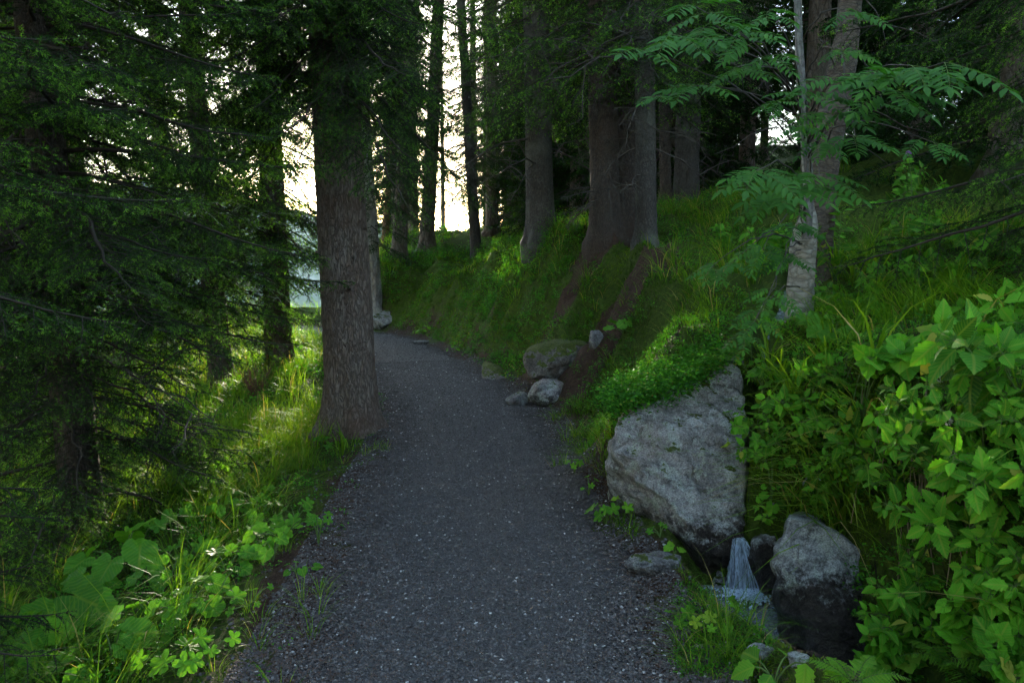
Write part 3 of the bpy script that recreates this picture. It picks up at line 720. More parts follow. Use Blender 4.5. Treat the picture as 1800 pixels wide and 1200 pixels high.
# ------------------------------------------------------------------ rocks
import bmesh
_ico = {}
def ico(k):
    if k not in _ico:
        bm = bmesh.new(); bmesh.ops.create_icosphere(bm, subdivisions=k, radius=1.0)
        V = np.array([v.co[:] for v in bm.verts]); Fc = np.array([[v.index for v in f.verts] for f in bm.faces]); bm.free(); _ico[k] = (nrm(V), Fc)
    return _ico[k]
def rockmesh(name, pts, mat, k=5, chop=(.84, .99), nf=34, sharp=26, amp=.02, fr=7, seed=0, layer=.0):
    pts = np.array(pts, float); c = pts.mean(0)
    bm = bmesh.new()
    for p in pts: bm.verts.new(p - c)
    bmesh.ops.convex_hull(bm, input=list(bm.verts)); bmesh.ops.recalc_face_normals(bm, faces=list(bm.faces))
    pn = []
    for f in bm.faces:
        n = np.array(f.normal[:]); d = float(np.dot(n, np.array(f.verts[0].co[:])))
        if d > 1e-4: pn.append((*n, d))
    bm.free(); rn = rg(seed * 7 + 5); pc = pts - c
    for q in range(nf):
        n = nrm(rn.normal(size=3)); pn.append((*n, float((pc @ n).max()) * rn.uniform(*chop)))
    pn = np.array(pn); D, Fc = ico(k)
    q = np.maximum(D @ pn[:, :3].T / pn[:, 3], 1e-3)          # 1/r per plane
    r = 1.0 / ((q ** sharp).sum(1) ** (1.0 / sharp))
    V = D * r[:, None]; W = V + c + seed
    V = V + D * (amp * fbm(W * fr, 5, .55) + amp * .35 * (1 - np.abs(fbm(W * fr * 3.1 + 9, 4))))[:, None]
    if layer:
        g = W @ np.array([.55, .2, .81]) * 26 + 1.6 * fbm(W * 4, 3); V = V + D * (layer * np.abs(np.sin(g)) ** 3)[:, None]
    s = Soup(); s.add(V, Fc); return s.mesh(name, [mat]), c
def rock(label, pts, mat, name="boulder", cat="rock", group=None, **kw):
    me, c = rockmesh(name, pts, mat, **kw); o = link(name, me, None, c); return tag(o, label, cat, group)
def blob(p, sx, sy, sz, seed, n=14):
    r = rg(seed); d = nrm(r.normal(size=(n, 3))); return np.array(p) + d * np.array([sx, sy, sz]) * r.uniform(.8, 1.1, (n, 1))

fr = [(1092, 738, 4.28), (1192, 716, 4.42), (1288, 640, 4.75), (1308, 668, 4.70), (1308, 770, 4.35), (1300, 1000, 3.99), (1262, 990, 3.96), (1076, 782, 4.20), (1062, 812, 4.42), (1080, 880, 4.50)]
bk = [at(*q) for q in fr] + [at(1130, 690, 5.2), at(1300, 645, 5.3), at(1125, 900, 5.1), at(1320, 880, 4.9), at(1290, 1040, 4.15), at(1180, 985, 4.5), at(1243, 1015, 4.1), at(1160, 960, 4.35)]
rock("large slanting pale boulder capped with moss, left of the little waterfall", bk, m_rock, k=7, chop=(.90, 1), nf=22, sharp=150, amp=.024, fr=6, layer=.016)
rb = [at(*q) for q in [(1388, 915, 3.50), (1502, 958, 3.42), (1538, 1010, 3.36), (1532, 1200, 3.15), (1470, 1195, 3.12), (1378, 1065, 3.42), (1362, 985, 3.48), (1420, 1010, 3.36)]] + \
     [at(1400, 900, 4.0), at(1560, 930, 4.0), at(1600, 1220, 3.6), at(1390, 1240, 3.7), at(1380, 1100, 3.9)]
rock("grey layered boulder with a wet dark foot, right of the little waterfall", rb, m_rock2, k=7, chop=(.95, 1), nf=8, sharp=110, amp=.014, fr=6, layer=.022)
rock("small white-streaked rock touching the falling water on its right", [at(*q) for q in [(1322, 945, 3.95), (1368, 940, 3.9), (1375, 1035, 3.8), (1345, 1055, 3.85), (1312, 985, 3.98), (1330, 935, 4.3), (1390, 930, 4.3), (1385, 1060, 4.2)]],
     m_rock2, name="rock", k=5, amp=.02, fr=12, seed=3)
g = ground(1155, 1008)
rock("low flat stone half sunk at the path edge beside the pool", blob(g + [0, .03, .03], .17, .10, .075, 41, 18), m_rock4, name="rock", k=5, amp=.012, fr=9, seed=4)
for (px, py, a_, lb) in [(1225, 1150, .035, "fist-sized stone in the grass island by the pool"), (1340, 1160, .06, "dark rounded stone in the stream below the pool"), (1400, 1175, .05, "paler stone in the stream near the bottom edge"), (1262, 1052, .045, "wet stone at the left rim of the pool"), (1290, 640, .06, "white-topped stone at the crest behind the boulder")]:
    g = ground(px, py); rock(lb, blob(g + [0, .02, .01], a_ * 1.3, a_, a_ * .8, int(px)), m_rock4 if px < 1300 else m_rock2, name="stone", cat="stone", k=4, amp=.008, fr=12, seed=px % 17)
g = ground(965, 715)
rock("two-humped rock with pale crusted edges at the foot of the bank", list(blob(g + [.02, .15, .10], .30, .22, .20, 5)) + [g + [.2, .1, .24], g + [-.1, .1, .3]], m_rock, name="rock", k=6, amp=.02, fr=6, seed=5)
g = ground(915, 715)
rock("low dark rock leaning against the two-humped rock", blob(g + [0, .15, .02], .20, .2, .14, 6), m_rock4, name="rock", k=5, amp=.02, fr=7, seed=6)
g = ground(880, 668)
rock("moss-covered rock at the bottom of the bank", blob(g + [.05, .3, .08], .42, .35, .32, 7), m_rock3, name="rock", k=6, amp=.03, fr=4, seed=7)
g = ground(1000, 640)
rock("moss-draped rock jutting from the middle of the bank", blob(g + [-.1, .2, .0], .55, .4, .34, 8), m_rock3, name="rock", k=6, amp=.03, fr=4, seed=8)
g = ground(1050, 610)
rock("shaded grey rock beneath hanging grass on the bank", blob(g + [0, .15, .0], .22, .2, .2, 9), m_rock4, name="rock", k=5, amp=.02, fr=7, seed=9)
g = ground(680, 570, 10, 40)
rock("pale rock slab lying at the path bend", blob(g + [0, .3, .05], .55, .5, .28, 10), m_rock, name="rock", k=5, amp=.04, fr=3, seed=10)
g = ground(532, 780)
rock("blue-grey stone beside the root of the huge trunk", blob(g + [0, .05, .04], .10, .09, .09, 11), m_rock4, name="rock", k=4, amp=.008, fr=12, seed=11)
g = ground(1440, 850)
rock("small pale rock showing through moss above the right boulder", blob(g + [0, .0, .0], .10, .10, .10, 12), m_rock2, name="rock", k=4, amp=.01, fr=12, seed=12)
g = ground(1330, 655)
rock("flat stone crossed by the trickle above the boulder", blob(g + [.05, .2, -.02], .22, .22, .10, 13), m_rock4, name="rock", k=5, amp=.012, fr=9, seed=13)
g = ground(735, 605, 8, 30)
rock("thin flat stone at the right path edge before the bend", blob(g + [0.05, .1, .02], .25, .2, .06, 14), m_rock4, name="rock", k=4, amp=.012, fr=9, seed=14)

# pebbles, litter
D, Fc = ico(1)
def stones(name, n, fx, smin, smax, seed, label, mat=m_gravel, zoff=0.0, pw=3.0, flat=.55, onpath=False):
    r = rg(seed); xy = fx(r, n); x, y = xy[:, 0], xy[:, 1]; n = len(x); z = H(x, y)
    if onpath: z = z + .010 * n2(x, y, 7, 3, 13) + .006 * n2(x, y, 22, 2, 33)
    sz = (smin + (smax - smin) * r.random(n) ** pw) * (1 + np.maximum(0, y - 5) * .07)
    s = Soup(); D_, F_ = ico(1)
    if n > 20000: D_ = np.array([[1, 0, 0], [-1, .1, 0], [.1, 1, 0], [0, -1, .1], [0, .1, 1], [0, 0, -1.]]); F_ = np.array([[0, 2, 4], [2, 1, 4], [1, 3, 4], [3, 0, 4], [2, 0, 5], [1, 2, 5], [3, 1, 5], [0, 3, 5]])
    V = D_ * (1 + .22 * r.normal(size=(len(D_), 1)))
    a = nrm(np.stack([r.normal(size=n), r.normal(size=n), .25 * r.normal(size=n)], -1)); up = nrm(np.stack([.3 * r.normal(size=n), .3 * r.normal(size=n), np.ones(n)], -1))
    sc = np.stack([sz, sz * r.uniform(.6, .95, n), sz * r.uniform(.35, flat + .2, n)], -1)
    tn = np.clip(.47 + .13 * r.normal(size=n) + .5 * (r.random(n) < .025), 0, 1.2)
    inst(s, V, F_, np.stack([x, y, z + zoff], -1), a, up, sc, tn); me = s.mesh(name, [mat], False)
    return tag(link(name, me), label, "stones", kind='stuff')
def pathpts3(r, n):
    y_ = 2.2 + 16.5 * r.random(n) ** 2.1; u = r.uniform(-1.0, 1.0, n); t_ = np.interp(np.where(y_ < 17, y_, 17), PATH[:60, 1], cum[:60]) + np.where(y_ > 17, (y_ - 17) * 3.2, 0)
    k = np.interp(t_, tsp, np.arange(len(tsp))); c = lambda a: np.interp(k, np.arange(len(a)), a)
    x = c(cx) + c(rt0[:, 0]) * u; y = c(cyy) + c(rt0[:, 1]) * u; return np.stack([x, y], -1)
def pathpts(r, n, lo=-.85, hi=.85, ymax=14, p=2.0):
    y = 2.2 + (ymax - 2.2) * r.random(n) ** p; u = r.uniform(lo, hi, n); return np.stack([np.interp(y, PATH[:, 1], PATH[:, 0]) + u, y], -1)
stones("gravel", 300000, pathpts3, .0030, .0125, 50, "grey gravel grains scattered all over the footpath", zoff=.010, pw=3.4, onpath=True)
def edgepts(r, n):
    q = pathpts(r, n, 0, 0, 11, 1.6); sd_ = np.where(r.random(n) < .6, -1, 1); q[:, 0] += sd_ * (.75 + np.abs(r.normal(0, .22, n))); return q
stones("pebbles", 3000, edgepts, .005, .016, 51, "larger loose pebbles gathered along both path edges", zoff=.004)
def streampts(r, n):
    t = r.uniform(48, len(STREAM) - 10, n); q = np.stack([np.interp(t, np.arange(len(STREAM)), STREAM[:, k]) for k in (0, 1)], -1); return q + r.normal(0, .10, (n, 2))
stones("stream_pebbles", 420, streampts, .012, .05, 52, "dark wet pebbles lying in the stream bed", m_rock4, .035, 2, .7)
r = rg(60); n = 42000; q = edgepts(r, n); q[:, 0] += r.normal(0, .12, n); k0 = r.random(n) < .3; q[~k0, 0] += np.abs(r.normal(0, .35, int((~k0).sum()))) * (r.random(int((~k0).sum())) < .5)
q[k0] = pathpts(r, int(k0.sum()), -.9, .9, 12, 1.8); x, y = q.T; z = H(x, y) + .020
a = r.random(n) * TAU; l = r.uniform(.006, .016, n); wd_ = .0011
d = np.stack([np.cos(a), np.sin(a), .15 * r.normal(size=n)], -1); c = np.stack([x, y, z], -1); sdv = np.stack([-np.sin(a), np.cos(a), np.zeros(n)], -1) * wd_
s = Soup(); s.add(np.stack([c - d * l[:, None] - sdv, c - d * l[:, None] + sdv, c + d * l[:, None]], 1), np.arange(3 * n).reshape(-1, 3), np.repeat(r.uniform(.2, .9, n), 3))
tag(link("needle_litter", s.mesh("needle_litter", [m_litter])), "fallen reddish-brown spruce needles along the path edges", "needles", kind='stuff')

# ------------------------------------------------------------------ grass and ground cover
def blades(soup, bx, by, hgt, wid, bend, tint, az, lv=5, zoff=-.01, lean=.15, mat=0):
    n = len(bx); bz = H(bx, by) + zoff; t = np.linspace(0, 1, lv)
    d = np.stack([np.cos(az), np.sin(az), 0 * az], -1); sdv = np.stack([-np.sin(az), np.cos(az), 0 * az], -1)
    hor = (lean * t[None] + bend[:, None] * t[None] ** 2.0) * hgt[:, None]
    ver = hgt[:, None] * (t[None] - .48 * bend[:, None] * t[None] ** 2.4)
    P = np.stack([bx, by, bz], -1)[:, None] + d[:, None] * hor[..., None] + np.array([0, 0, 1.]) * ver[..., None]
    w_ = wid[:, None] * np.sin(np.clip(.25 + .75 * (1 - t), 0, 1) * PI / 2)[None] * (1 - t[None] ** 3) * .5 + 1e-5
    V = np.stack([P - sdv[:, None] * w_[..., None], P + sdv[:, None] * w_[..., None]], 2)
    f = np.array([[2 * q, 2 * q + 1, 2 * q + 3, 2 * q + 2] for q in range(lv - 1)])
    soup.add(V.reshape(-1, 3), (f[None] + (np.arange(n) * 2 * lv)[:, None, None]).reshape(-1, 4), np.repeat(tint, 2 * lv), mat)
def tufts(soup, r, cx_, cy_, nb, rad, h, wid, bend=.7, tint=.5, ts=.15, droopdir=None, lv=5, hs=.3, dry=.04):
    m = len(cx_); idx = np.repeat(np.arange(m), nb); n = len(idx); az = r.random(n) * TAU
    if droopdir is not None: az = np.where(r.random(n) < .55, droopdir + r.normal(0, .7, n), az)
    rr = rad * np.sqrt(r.random(n)) ; hh = np.broadcast_to(h, (m,))[idx] * np.clip(r.normal(1, hs, n), .35, 1.8)
    tn = np.clip(np.broadcast_to(tint, (m,))[idx] + r.normal(0, ts, n), 0, .88); tn = np.where(r.random(n) < dry, r.uniform(.95, 1.0, n), tn)
    blades(soup, cx_[idx] + rr * np.cos(az), cy_[idx] + rr * np.sin(az), hh, wid * r.uniform(.6, 1.3, n), np.clip(r.normal(bend, .25, n), .05, 1.5), tn, az, lv)
def slope(x, y):
    e_ = .03; h0 = H(x, y); gx = (H(x + e_, y) - h0) / e_; gy = (H(x, y + e_) - h0) / e_; return gx, gy
def region(r, n, x0, x1, y0, y1, fn=None, steep=False):
    if steep:
        x, y = region(r, n * 3, x0, x1, y0, y1, fn); gx, gy = slope(x, y); k = r.random(len(x)) < np.sqrt(1 + gx ** 2 + gy ** 2) / 4.5; return x[k], y[k]
    x = r.uniform(x0, x1, n); y = r.uniform(y0, y1, n); s_, _ = polydist(x, y, PATH); ds_, _ = polydist(x, y, STREAM)
    k = fn(x, y, s_, ds_, r) if fn else np.ones(n, bool)
    k = k & ~((s_ > .8) & (s_ < 2.9) & (y > 6.5) & (y < 17) & (n2(x, y, .75, 3, 99) > .30) & (r.random(n) < .88)); return x[k], y[k]
ns_ = lambda x, y, f=1.2, sd_=5: n2(x, y, f, 2, sd_)
def grassobj(name, label, parts, mats=None, cat="grass"):
    s = Soup()
    for p in parts: p(s)
    print(name, s.n); return tag(link(name, s.mesh(name, mats or [m_grass])), label, cat, kind='stuff')
r = rg(101)
def L_near(s):
    x, y = region(r, 900, -3.6, -.9, 1.6, 6.2, lambda x, y, s_, ds, r: (s_ < -1.3 - .3 * r.random(len(x))) & (ns_(x, y, 1.6) > -.1))
    tufts(s, r, x, y, 16, .07, r.uniform(.18, .40, len(x)), .0065, .75, .5, .16, droopdir=.2)
    x, y = region(r, 260, -2.2, -.6, 2.2, 7, lambda x, y, s_, ds, r: (s_ < -.72) & (s_ > -1.35) & (ns_(x, y, 2.5) > .0))
    tufts(s, r, x, y, 16, .04, r.uniform(.07, .17, len(x)), .0035, .7, .62, .15)
grassobj("grass", "long arching grass on the verge at the lower left", [L_near])
def L_mid(s):
    x, y = region(r, 1700, -6.5, -1.2, 6.2, 16.5, lambda x, y, s_, ds, r: (s_ < -1.0 - .2 * r.random(len(x))) & (ns_(x, y) > -.5))
    tufts(s, r, x, y, 15, .12, r.uniform(.18, .36, len(x)), .009, .6, .62, .15, lv=4)
    x, y = region(r, 260, -3.3, -1.75, 6.3, 8.6, lambda x, y, s_, ds, r: s_ < -1.25)
    tufts(s, r, x, y, 18, .08, r.uniform(.2, .34, len(x)), .007, .6, .72, .12, droopdir=-.6)
    x, y = region(r, 800, -9, -3.0, 15.5, 26, lambda x, y, s_, ds, r: np.abs(s_) > 1.0)
    tufts(s, r, x, y, 12, .18, r.uniform(.2, .4, len(x)), .014, .6, .6, .15, lv=4)
grassobj("grass", "sunlit yellow-green grass behind and left of the huge trunk", [L_mid])
def R_bank(s):
    x, y = region(r, 1500, .6, 5.5, 5.6, 12.5, lambda x, y, s_, ds, r: (s_ > 1.7) & (ns_(x, y, .9, 6) > -.1) & (np.abs(ds) > .25))
    tufts(s, r, x, y, 16, .10, r.uniform(.14, .45, len(x)), .0065, .9, .45 + .3 * ns_(x, y, .7, 43), .18, droopdir=PI + .5, lv=5, dry=.12)
    x, y = region(r, 500, .3, 1.6, 4.6, 9.5, lambda x, y, s_, ds, r: (s_ > .85) & (s_ < 1.8) & (ns_(x, y, 2) > -.1) & (np.abs(ds) > .25))
    tufts(s, r, x, y, 14, .06, r.uniform(.10, .24, len(x)), .0045, .95, .5, .15, droopdir=PI + .3)
    for (px, py, hh, nn) in [(1010, 770, .20, 50), (1030, 730, .22, 50), (1065, 775, .2, 50), (985, 820, .16, 40), (1085, 925, .16, 40), (1105, 940, .14, 40), (1245, 1120, .2, 60), (1280, 1100, .22, 60), (1215, 1020, .07, 24), (1232, 1065, .10, 30), (1300, 1135, .14, 40), (1330, 1175, .16, 40), (1290, 1190, .16, 40), (1265, 1160, .2, 60), (1210, 1150, .15, 40), (1230, 1185, .16, 40)]:
        q = ground(px, py); tufts(s, r, np.full(3, q[0]) + r.normal(0, .03, 3), np.full(3, q[1]) + r.normal(0, .03, 3), nn // 3, .03, hh, .0042, .8, .5)
grassobj("grass", "drooping meadow grass covering the bank between trunks and boulder", [R_bank])
def Mound(s):
    x, y = region(r, 3000, -4.0, 3.0, 11.5, 24, lambda x, y, s_, ds, r: (s_ > 1.05 + .2 * r.random(len(x))) & (ns_(x, y, 1.1, 7) > .15))
    tufts(s, r, x, y, 12, .14, r.uniform(.08, .24, len(x)), .010, .7, .62, .15, lv=4)
grassobj("grass", "short bright grass on the slope rising to the mound", [Mound])
def R_near(s):
    x, y = region(r, 420, 1.45, 3.4, 2.2, 5.6, lambda x, y, s_, ds, r: (np.abs(ds) > .3) & (s_ > 1.5) & (ns_(x, y, 1.8, 8) > -.2))
    tufts(s, r, x, y, 12, .05, r.uniform(.18, .40, len(x)), .0075, .9, .55, .14, droopdir=PI + .2)
    for (px, py) in [(1440, 880), (1480, 860), (1500, 790), (1520, 720), (1540, 640), (1450, 650), (1400, 700), (1350, 640), (1560, 900), (1430, 760), (1410, 820), (1370, 680), (1385, 860), (1460, 820), (1520, 800), (1490, 900), (1455, 925), (1510, 850), (1470, 480), (1500, 500), (1540, 520), (1520, 480)]:
        q = ground(px, py); tufts(s, r, np.array([q[0]]), np.array([q[1]]), 24, .05, .44, .012, 1.15, .66, .12, droopdir=-PI * .68)
grassobj("grass", "broad-bladed grass hanging over the right bank and boulder", [R_near])

def smallleaf():
    V = np.array([[0, 0, 0], [.5, .30, .10], [1, 0, 0], [.5, -.30, .10]]); return V, np.array([[0, 1, 2], [0, 2, 3]])
SLV, SLF = smallleaf()
def cover(soup, r, x, y, nl, rad, h, ls, tint=.5, ts=.17, mat=0, stem=True):
    m = len(x); z = H(x, y); hh = np.broadcast_to(h, (m,)); idx = np.repeat(np.arange(m), nl); n = len(idx)
    u = r.random(n) ** .6; a = r.random(n) * TAU; rr = rad * np.sqrt(r.random(n)) * (.4 + .6 * u)
    gx, gy = slope(x, y); N_ = nrm(np.stack([-gx * .7, -gy * .7, np.ones(m)], -1))[idx]; tt_ = np.stack([rr * np.cos(a), rr * np.sin(a), 0 * a], -1); tt_ = tt_ - N_ * (tt_ * N_).sum(1, keepdims=True)
    P = np.stack([x, y, z], -1)[idx] + tt_ + N_ * (hh[idx] * u * r.uniform(.6, 1.1, n))[:, None]
    az = r.random(n) * TAU; d = np.stack([np.cos(az), np.sin(az), r.normal(.1, .4, n)], -1); up = nrm(np.stack([.5 * r.normal(size=n), .5 * r.normal(size=n), np.ones(n)], -1))
    inst(soup, SLV, SLF, P, d, up, ls * r.uniform(.6, 1.25, n), np.clip(np.broadcast_to(tint, (m,))[idx] + .12 * (u - .5) + r.normal(0, ts, n), 0, 1), mat)
    if stem:
        k = 3; i2 = np.repeat(np.arange(m), k); a = r.random(len(i2)) * TAU; P0 = np.stack([x[i2], y[i2], z[i2] - .01], -1)
        P1 = P0 + np.stack([np.cos(a) * rad * .5, np.sin(a) * rad * .5, hh[i2] * .8 + .01], -1); segtubes(soup, P0, P1, .0015, .001, 3, .3, 1)
CM = [m_cover, m_twig]
def c_mound(s):
    x, y = region(r, 4200, -4.0, 4.5, 10.5, 21, lambda x, y, s_, ds, r: (s_ > 1.3) & (ns_(x, y, .8, 9) + .12 * (s_ - 2) > -.15))
    cover(s, r, x, y, 26, .13, .26, .034, .58)
grassobj("bilberry_bushes", "dense bilberry bushes covering the mound top round the sturdy trunk", [c_mound], CM, "bushes")
def c_bank(s):
    x, y = region(r, 3200, -4.2, 1.2, 8.5, 19, lambda x, y, s_, ds, r: (s_ > .92) & (s_ < 2.6) & (ns_(x, y, 1.5, 91) > -.3), True)
    cover(s, r, x, y, 20, .10, .10, .032, .45 + .3 * ns_(x, y, .9, 92), .22)
    x, y = region(r, 2400, 1.35, 4.2, 2.0, 6.5, lambda x, y, s_, ds, r: (np.abs(ds) > .22) & (s_ > 1.3) & (ns_(x, y, 2.2, 10) > -.35), True)
    cover(s, r, x, y, 24, .07, .10, .021, .5 + .25 * ns_(x, y, 1.5, 45))
    x, y = region(r, 1100, .45, 1.6, 4.55, 6.2, lambda x, y, s_, ds, r: (np.abs(ds) > .2) & (s_ > .95) & (ns_(x, y, 3, 11) > -.5))
    cover(s, r, x, y, 22, .05, .09, .018, .55)
    x, y = region(r, 2600, -.4, 4.0, 6.2, 13.5, lambda x, y, s_, ds, r: (s_ > 1.0) & (ns_(x, y, 1.3, 12) > -.25), True)
    cover(s, r, x, y, 22, .09, .13, .026, .5 + .3 * ns_(x, y, .8, 44))
grassobj("low_undergrowth", "low small-leaved undergrowth carpeting the right bank and boulder top", [c_bank], CM, "undergrowth")
def c_island(s):
    q = np.array([ground(a_, b_, 1.2, 9) for a_, b_ in zip(r.uniform(1190, 1345, 260), r.uniform(1030, 1195, 260))]); cover(s, r, q[:, 0], q[:, 1], 12, .03, .035, .014, .5)
    i_ = np.repeat(np.arange(260), 50); x = q[i_, 0] + r.normal(0, .02, len(i_)); y = q[i_, 1] + r.normal(0, .02, len(i_)); m = len(x)
    blades(s, x, y, .02 * r.uniform(.5, 1.8, m), .004 * r.uniform(.6, 1.4, m), r.uniform(.2, 1.0, m), np.clip(.5 + r.normal(0, .2, m), 0, 1), r.random(m) * TAU, 3)
grassobj("low_undergrowth", "mossy little plants on the strip between the path and the pool", [c_island], CM, "undergrowth")
def c_rock(s):
    m = 760; u = r.random(m) * 1.1 - .1; v = r.random(m); a = np.array([at(*q) for q in [(1085, 735, 4.32), (1150, 712, 4.38), (1205, 690, 4.45), (1245, 660, 4.62), (1275, 632, 4.8)]])
    k = u * 4; P = np.stack([np.interp(k, np.arange(5), a[:, c]) for c in range(3)], -1); P[:, 1] += .5 * v - .03; P[:, 2] += .05 * v + .02
    idx = np.repeat(np.arange(m), 26); n = len(idx); Q = P[idx] + r.normal(0, 1, (n, 3)) * [.045, .035, .035]; Q[:, 2] += .015 + .03 * np.abs(r.normal(0, 1, n)) * (n2(Q[:, 0], Q[:, 1], 6, 2, 61) > 0)
    az = r.random(n) * TAU; inst(s, SLV, SLF, Q, np.stack([np.cos(az), np.sin(az), r.normal(.1, .4, n)], -1), nrm(np.stack([.5 * r.normal(size=n), -.2 + .5 * r.normal(size=n), np.ones(n)], -1)), .024 * r.uniform(.5, 1.3, n), np.clip(.45 + r.normal(0, .26, n), 0, 1))
grassobj("bilberry_carpet", "bilberry sprigs and moss capping the top of the slanting boulder", [c_rock], CM, "bushes")
def c_left(s):
    x, y = region(r, 700, -2.3, -.7, 2.3, 9, lambda x, y, s_, ds, r: (s_ < -.78) & (s_ > -1.35) & (ns_(x, y, 3.5, 81) > .1))
    cover(s, r, x, y, 12, .05, .04, .018, .55)
    x, y = region(r, 2200, -5, -1.1, 2.2, 9, lambda x, y, s_, ds, r: (s_ < -1.25) & (ns_(x, y, 1.6, 13) > -.25))
    cover(s, r, x, y, 22, .08, .12, .024, .45)
    x, y = region(r, 1800, -7.5, -1.8, 8.5, 18, lambda x, y, s_, ds, r: (s_ < -1.2) & (ns_(x, y, 1.1, 14) > -.2))
    cover(s, r, x, y, 18, .15, .18, .045, .6)
    x, y = region(r, 700, -6.5, -1, 17.5, 27, lambda x, y, s_, ds, r: (np.abs(s_) > 1.1) & (ns_(x, y, 1.1, 14) > -.1))
    cover(s, r, x, y, 18, .2, .22, .06, .6)
grassobj("low_undergrowth", "leafy undergrowth between the spruces left of the path", [c_left], CM, "undergrowth")
def mossf(s):
    q = np.array([ground(a_, b_, 1.2, 9) for a_, b_ in zip(r.uniform(1300, 1560, 700), r.uniform(640, 930, 700))]); i_ = np.repeat(np.arange(700), 60); x = q[i_, 0] + r.normal(0, .02, len(i_)); y = q[i_, 1] + r.normal(0, .02, len(i_)); m = len(x)
    blades(s, x, y, .022 * r.uniform(.5, 1.5, m), .005 * r.uniform(.6, 1.4, m), r.uniform(.2, 1.0, m), np.clip(.65 + .35 * ns_(x, y, 5, 15) + r.normal(0, .15, m), 0, 1), PI + r.normal(0, 1.5, m), 3)
    def go(n, x0, x1, y0, y1, hh, fn, w_=.006):
        x, y = region(r, n, x0, x1, y0, y1, fn, x0 > -2); m = len(x)
        blades(s, x, y, hh * r.uniform(.5, 1.4, m), w_ * r.uniform(.6, 1.4, m), r.uniform(.2, 1.0, m), np.clip(.5 + .35 * ns_(x, y, 3, 15) + r.normal(0, .15, m), 0, 1), r.random(m) * TAU, 3)
    go(70000, .3, 2.6, 2.2, 6.0, .028, lambda x, y, s_, ds, r: (s_ > .95) & (np.abs(ds) > .14) & (ns_(x, y, 3.0, 16) > -.2))
    go(110000, -1.9, 2.2, 6, 13.5, .035, lambda x, y, s_, ds, r: (s_ > .92) & (ns_(x, y, 1.6, 17) > -.35), .010)
    go(70000, -4.5, 2, 12, 20, .05, lambda x, y, s_, ds, r: (s_ > .95) & (ns_(x, y, 1.6, 17) > -.35), .018)
    go(16000, -3, -1.1, 2.2, 8, .028, lambda x, y, s_, ds, r: (s_ < -1.0) & (ns_(x, y, 2.0, 18) > .15))
grassobj("moss", "olive green moss cushions over the bank", [mossf], [m_moss], "moss")

# ------------------------------------------------------------------ leaf templates
def leaf_ovate(n=9, wmax=.30, serr=.05, fold=.22, arch=.22, tipw=1.0, pk=.38):
    t = np.linspace(0, 1, n * 2 - 1); w_ = wmax * np.sin(PI * t ** (math.log(.5) / math.log(pk))) ** .8 * (1 - .25 * t ** 3)
    w_[0] = .01; w_[-1] = .003
    if serr: w_[1:-1:2] *= 1 - serr * 2; w_[2:-1:2] *= 1 + serr
    V = []; UV = []
    for q, (a, b_) in enumerate(zip(t, w_)):
        for v in (-1, -.5, 0, .5, 1):
            V.append([a + (.02 * abs(v) if q % 2 else 0), v * b_, fold * abs(v) * b_ - arch * a ** 2 + .015 * math.sin(a * 30) * abs(v)]); UV.append([a, v * b_])
    m = len(t); Fq_ = [[q * 5 + c, q * 5 + c + 1, q * 5 + 5 + c + 1, q * 5 + 5 + c] for q in range(m - 1) for c in range(4)]
    return np.array(V), np.array(Fq_), np.array(UV)
def leaf_polar(rf, n=48, cup=.12, wave=.03, off=(.12, 0)):
    th = np.linspace(-PI, PI, n, endpoint=False); V = [[off[0], 0, 0]]; UV = [[off[0], 0]]
    for k, f in enumerate((.5, 1.0)):
        for a in th:
            rr = rf(a) * f; x, y = off[0] + rr * math.cos(a), rr * math.sin(a)
            V.append([x, y, cup * rr ** 1.3 + wave * f * math.sin(a * 7) - .10 * x * x]); UV.append([x, y])
    F3 = [[0, 1 + q, 1 + (q + 1) % n] for q in range(n)]; F4 = []
    for q in range(n):
        a, b_ = 1 + q, 1 + (q + 1) % n; F4 += [[a, a + n, b_ + n], [a, b_ + n, b_]]
    return np.array(V), np.array(F3 + F4), np.array(UV)
def r_round(a):
    base = .52 * (1 - .78 * math.exp(-((PI - abs(a)) / .28) ** 2)); return base * (1 + .035 * math.cos(a * 18) + .06 * math.cos(a * 7))
def r_lobed(a):
    base = .56 * (1 - .72 * math.exp(-((PI - abs(a)) / .30) ** 2)); lob = abs(math.cos(a * 2.5 / 1.0)); return base * (.48 + .58 * lob ** .7) * (1 + .05 * math.cos(a * 24))
def r_heart(a):
    b_ = .50 * (1 - .6 * math.exp(-((PI - abs(a)) / .4) ** 2)); return b_ * (1 + .38 * math.exp(-(a / .28) ** 2)) * (1 + .03 * math.cos(a * 22))
T_OV = leaf_ovate(7, .30, .10); T_OVW = leaf_ovate(7, .36, .08, .16, .3); T_LEAFLET = leaf_ovate(4, .185, .0, .15, .12, pk=.45)
T_ROUND = leaf_polar(r_round); T_LOBE = leaf_polar(r_lobed, 60); T_HEART = leaf_polar(r_heart, 44)
T_PINNA = leaf_ovate(6, .13, .30, .05, .2, pk=.3)
TEM = dict(ov=T_OV, ovw=T_OVW, round=T_ROUND, lobe=T_LOBE, heart=T_HEART)

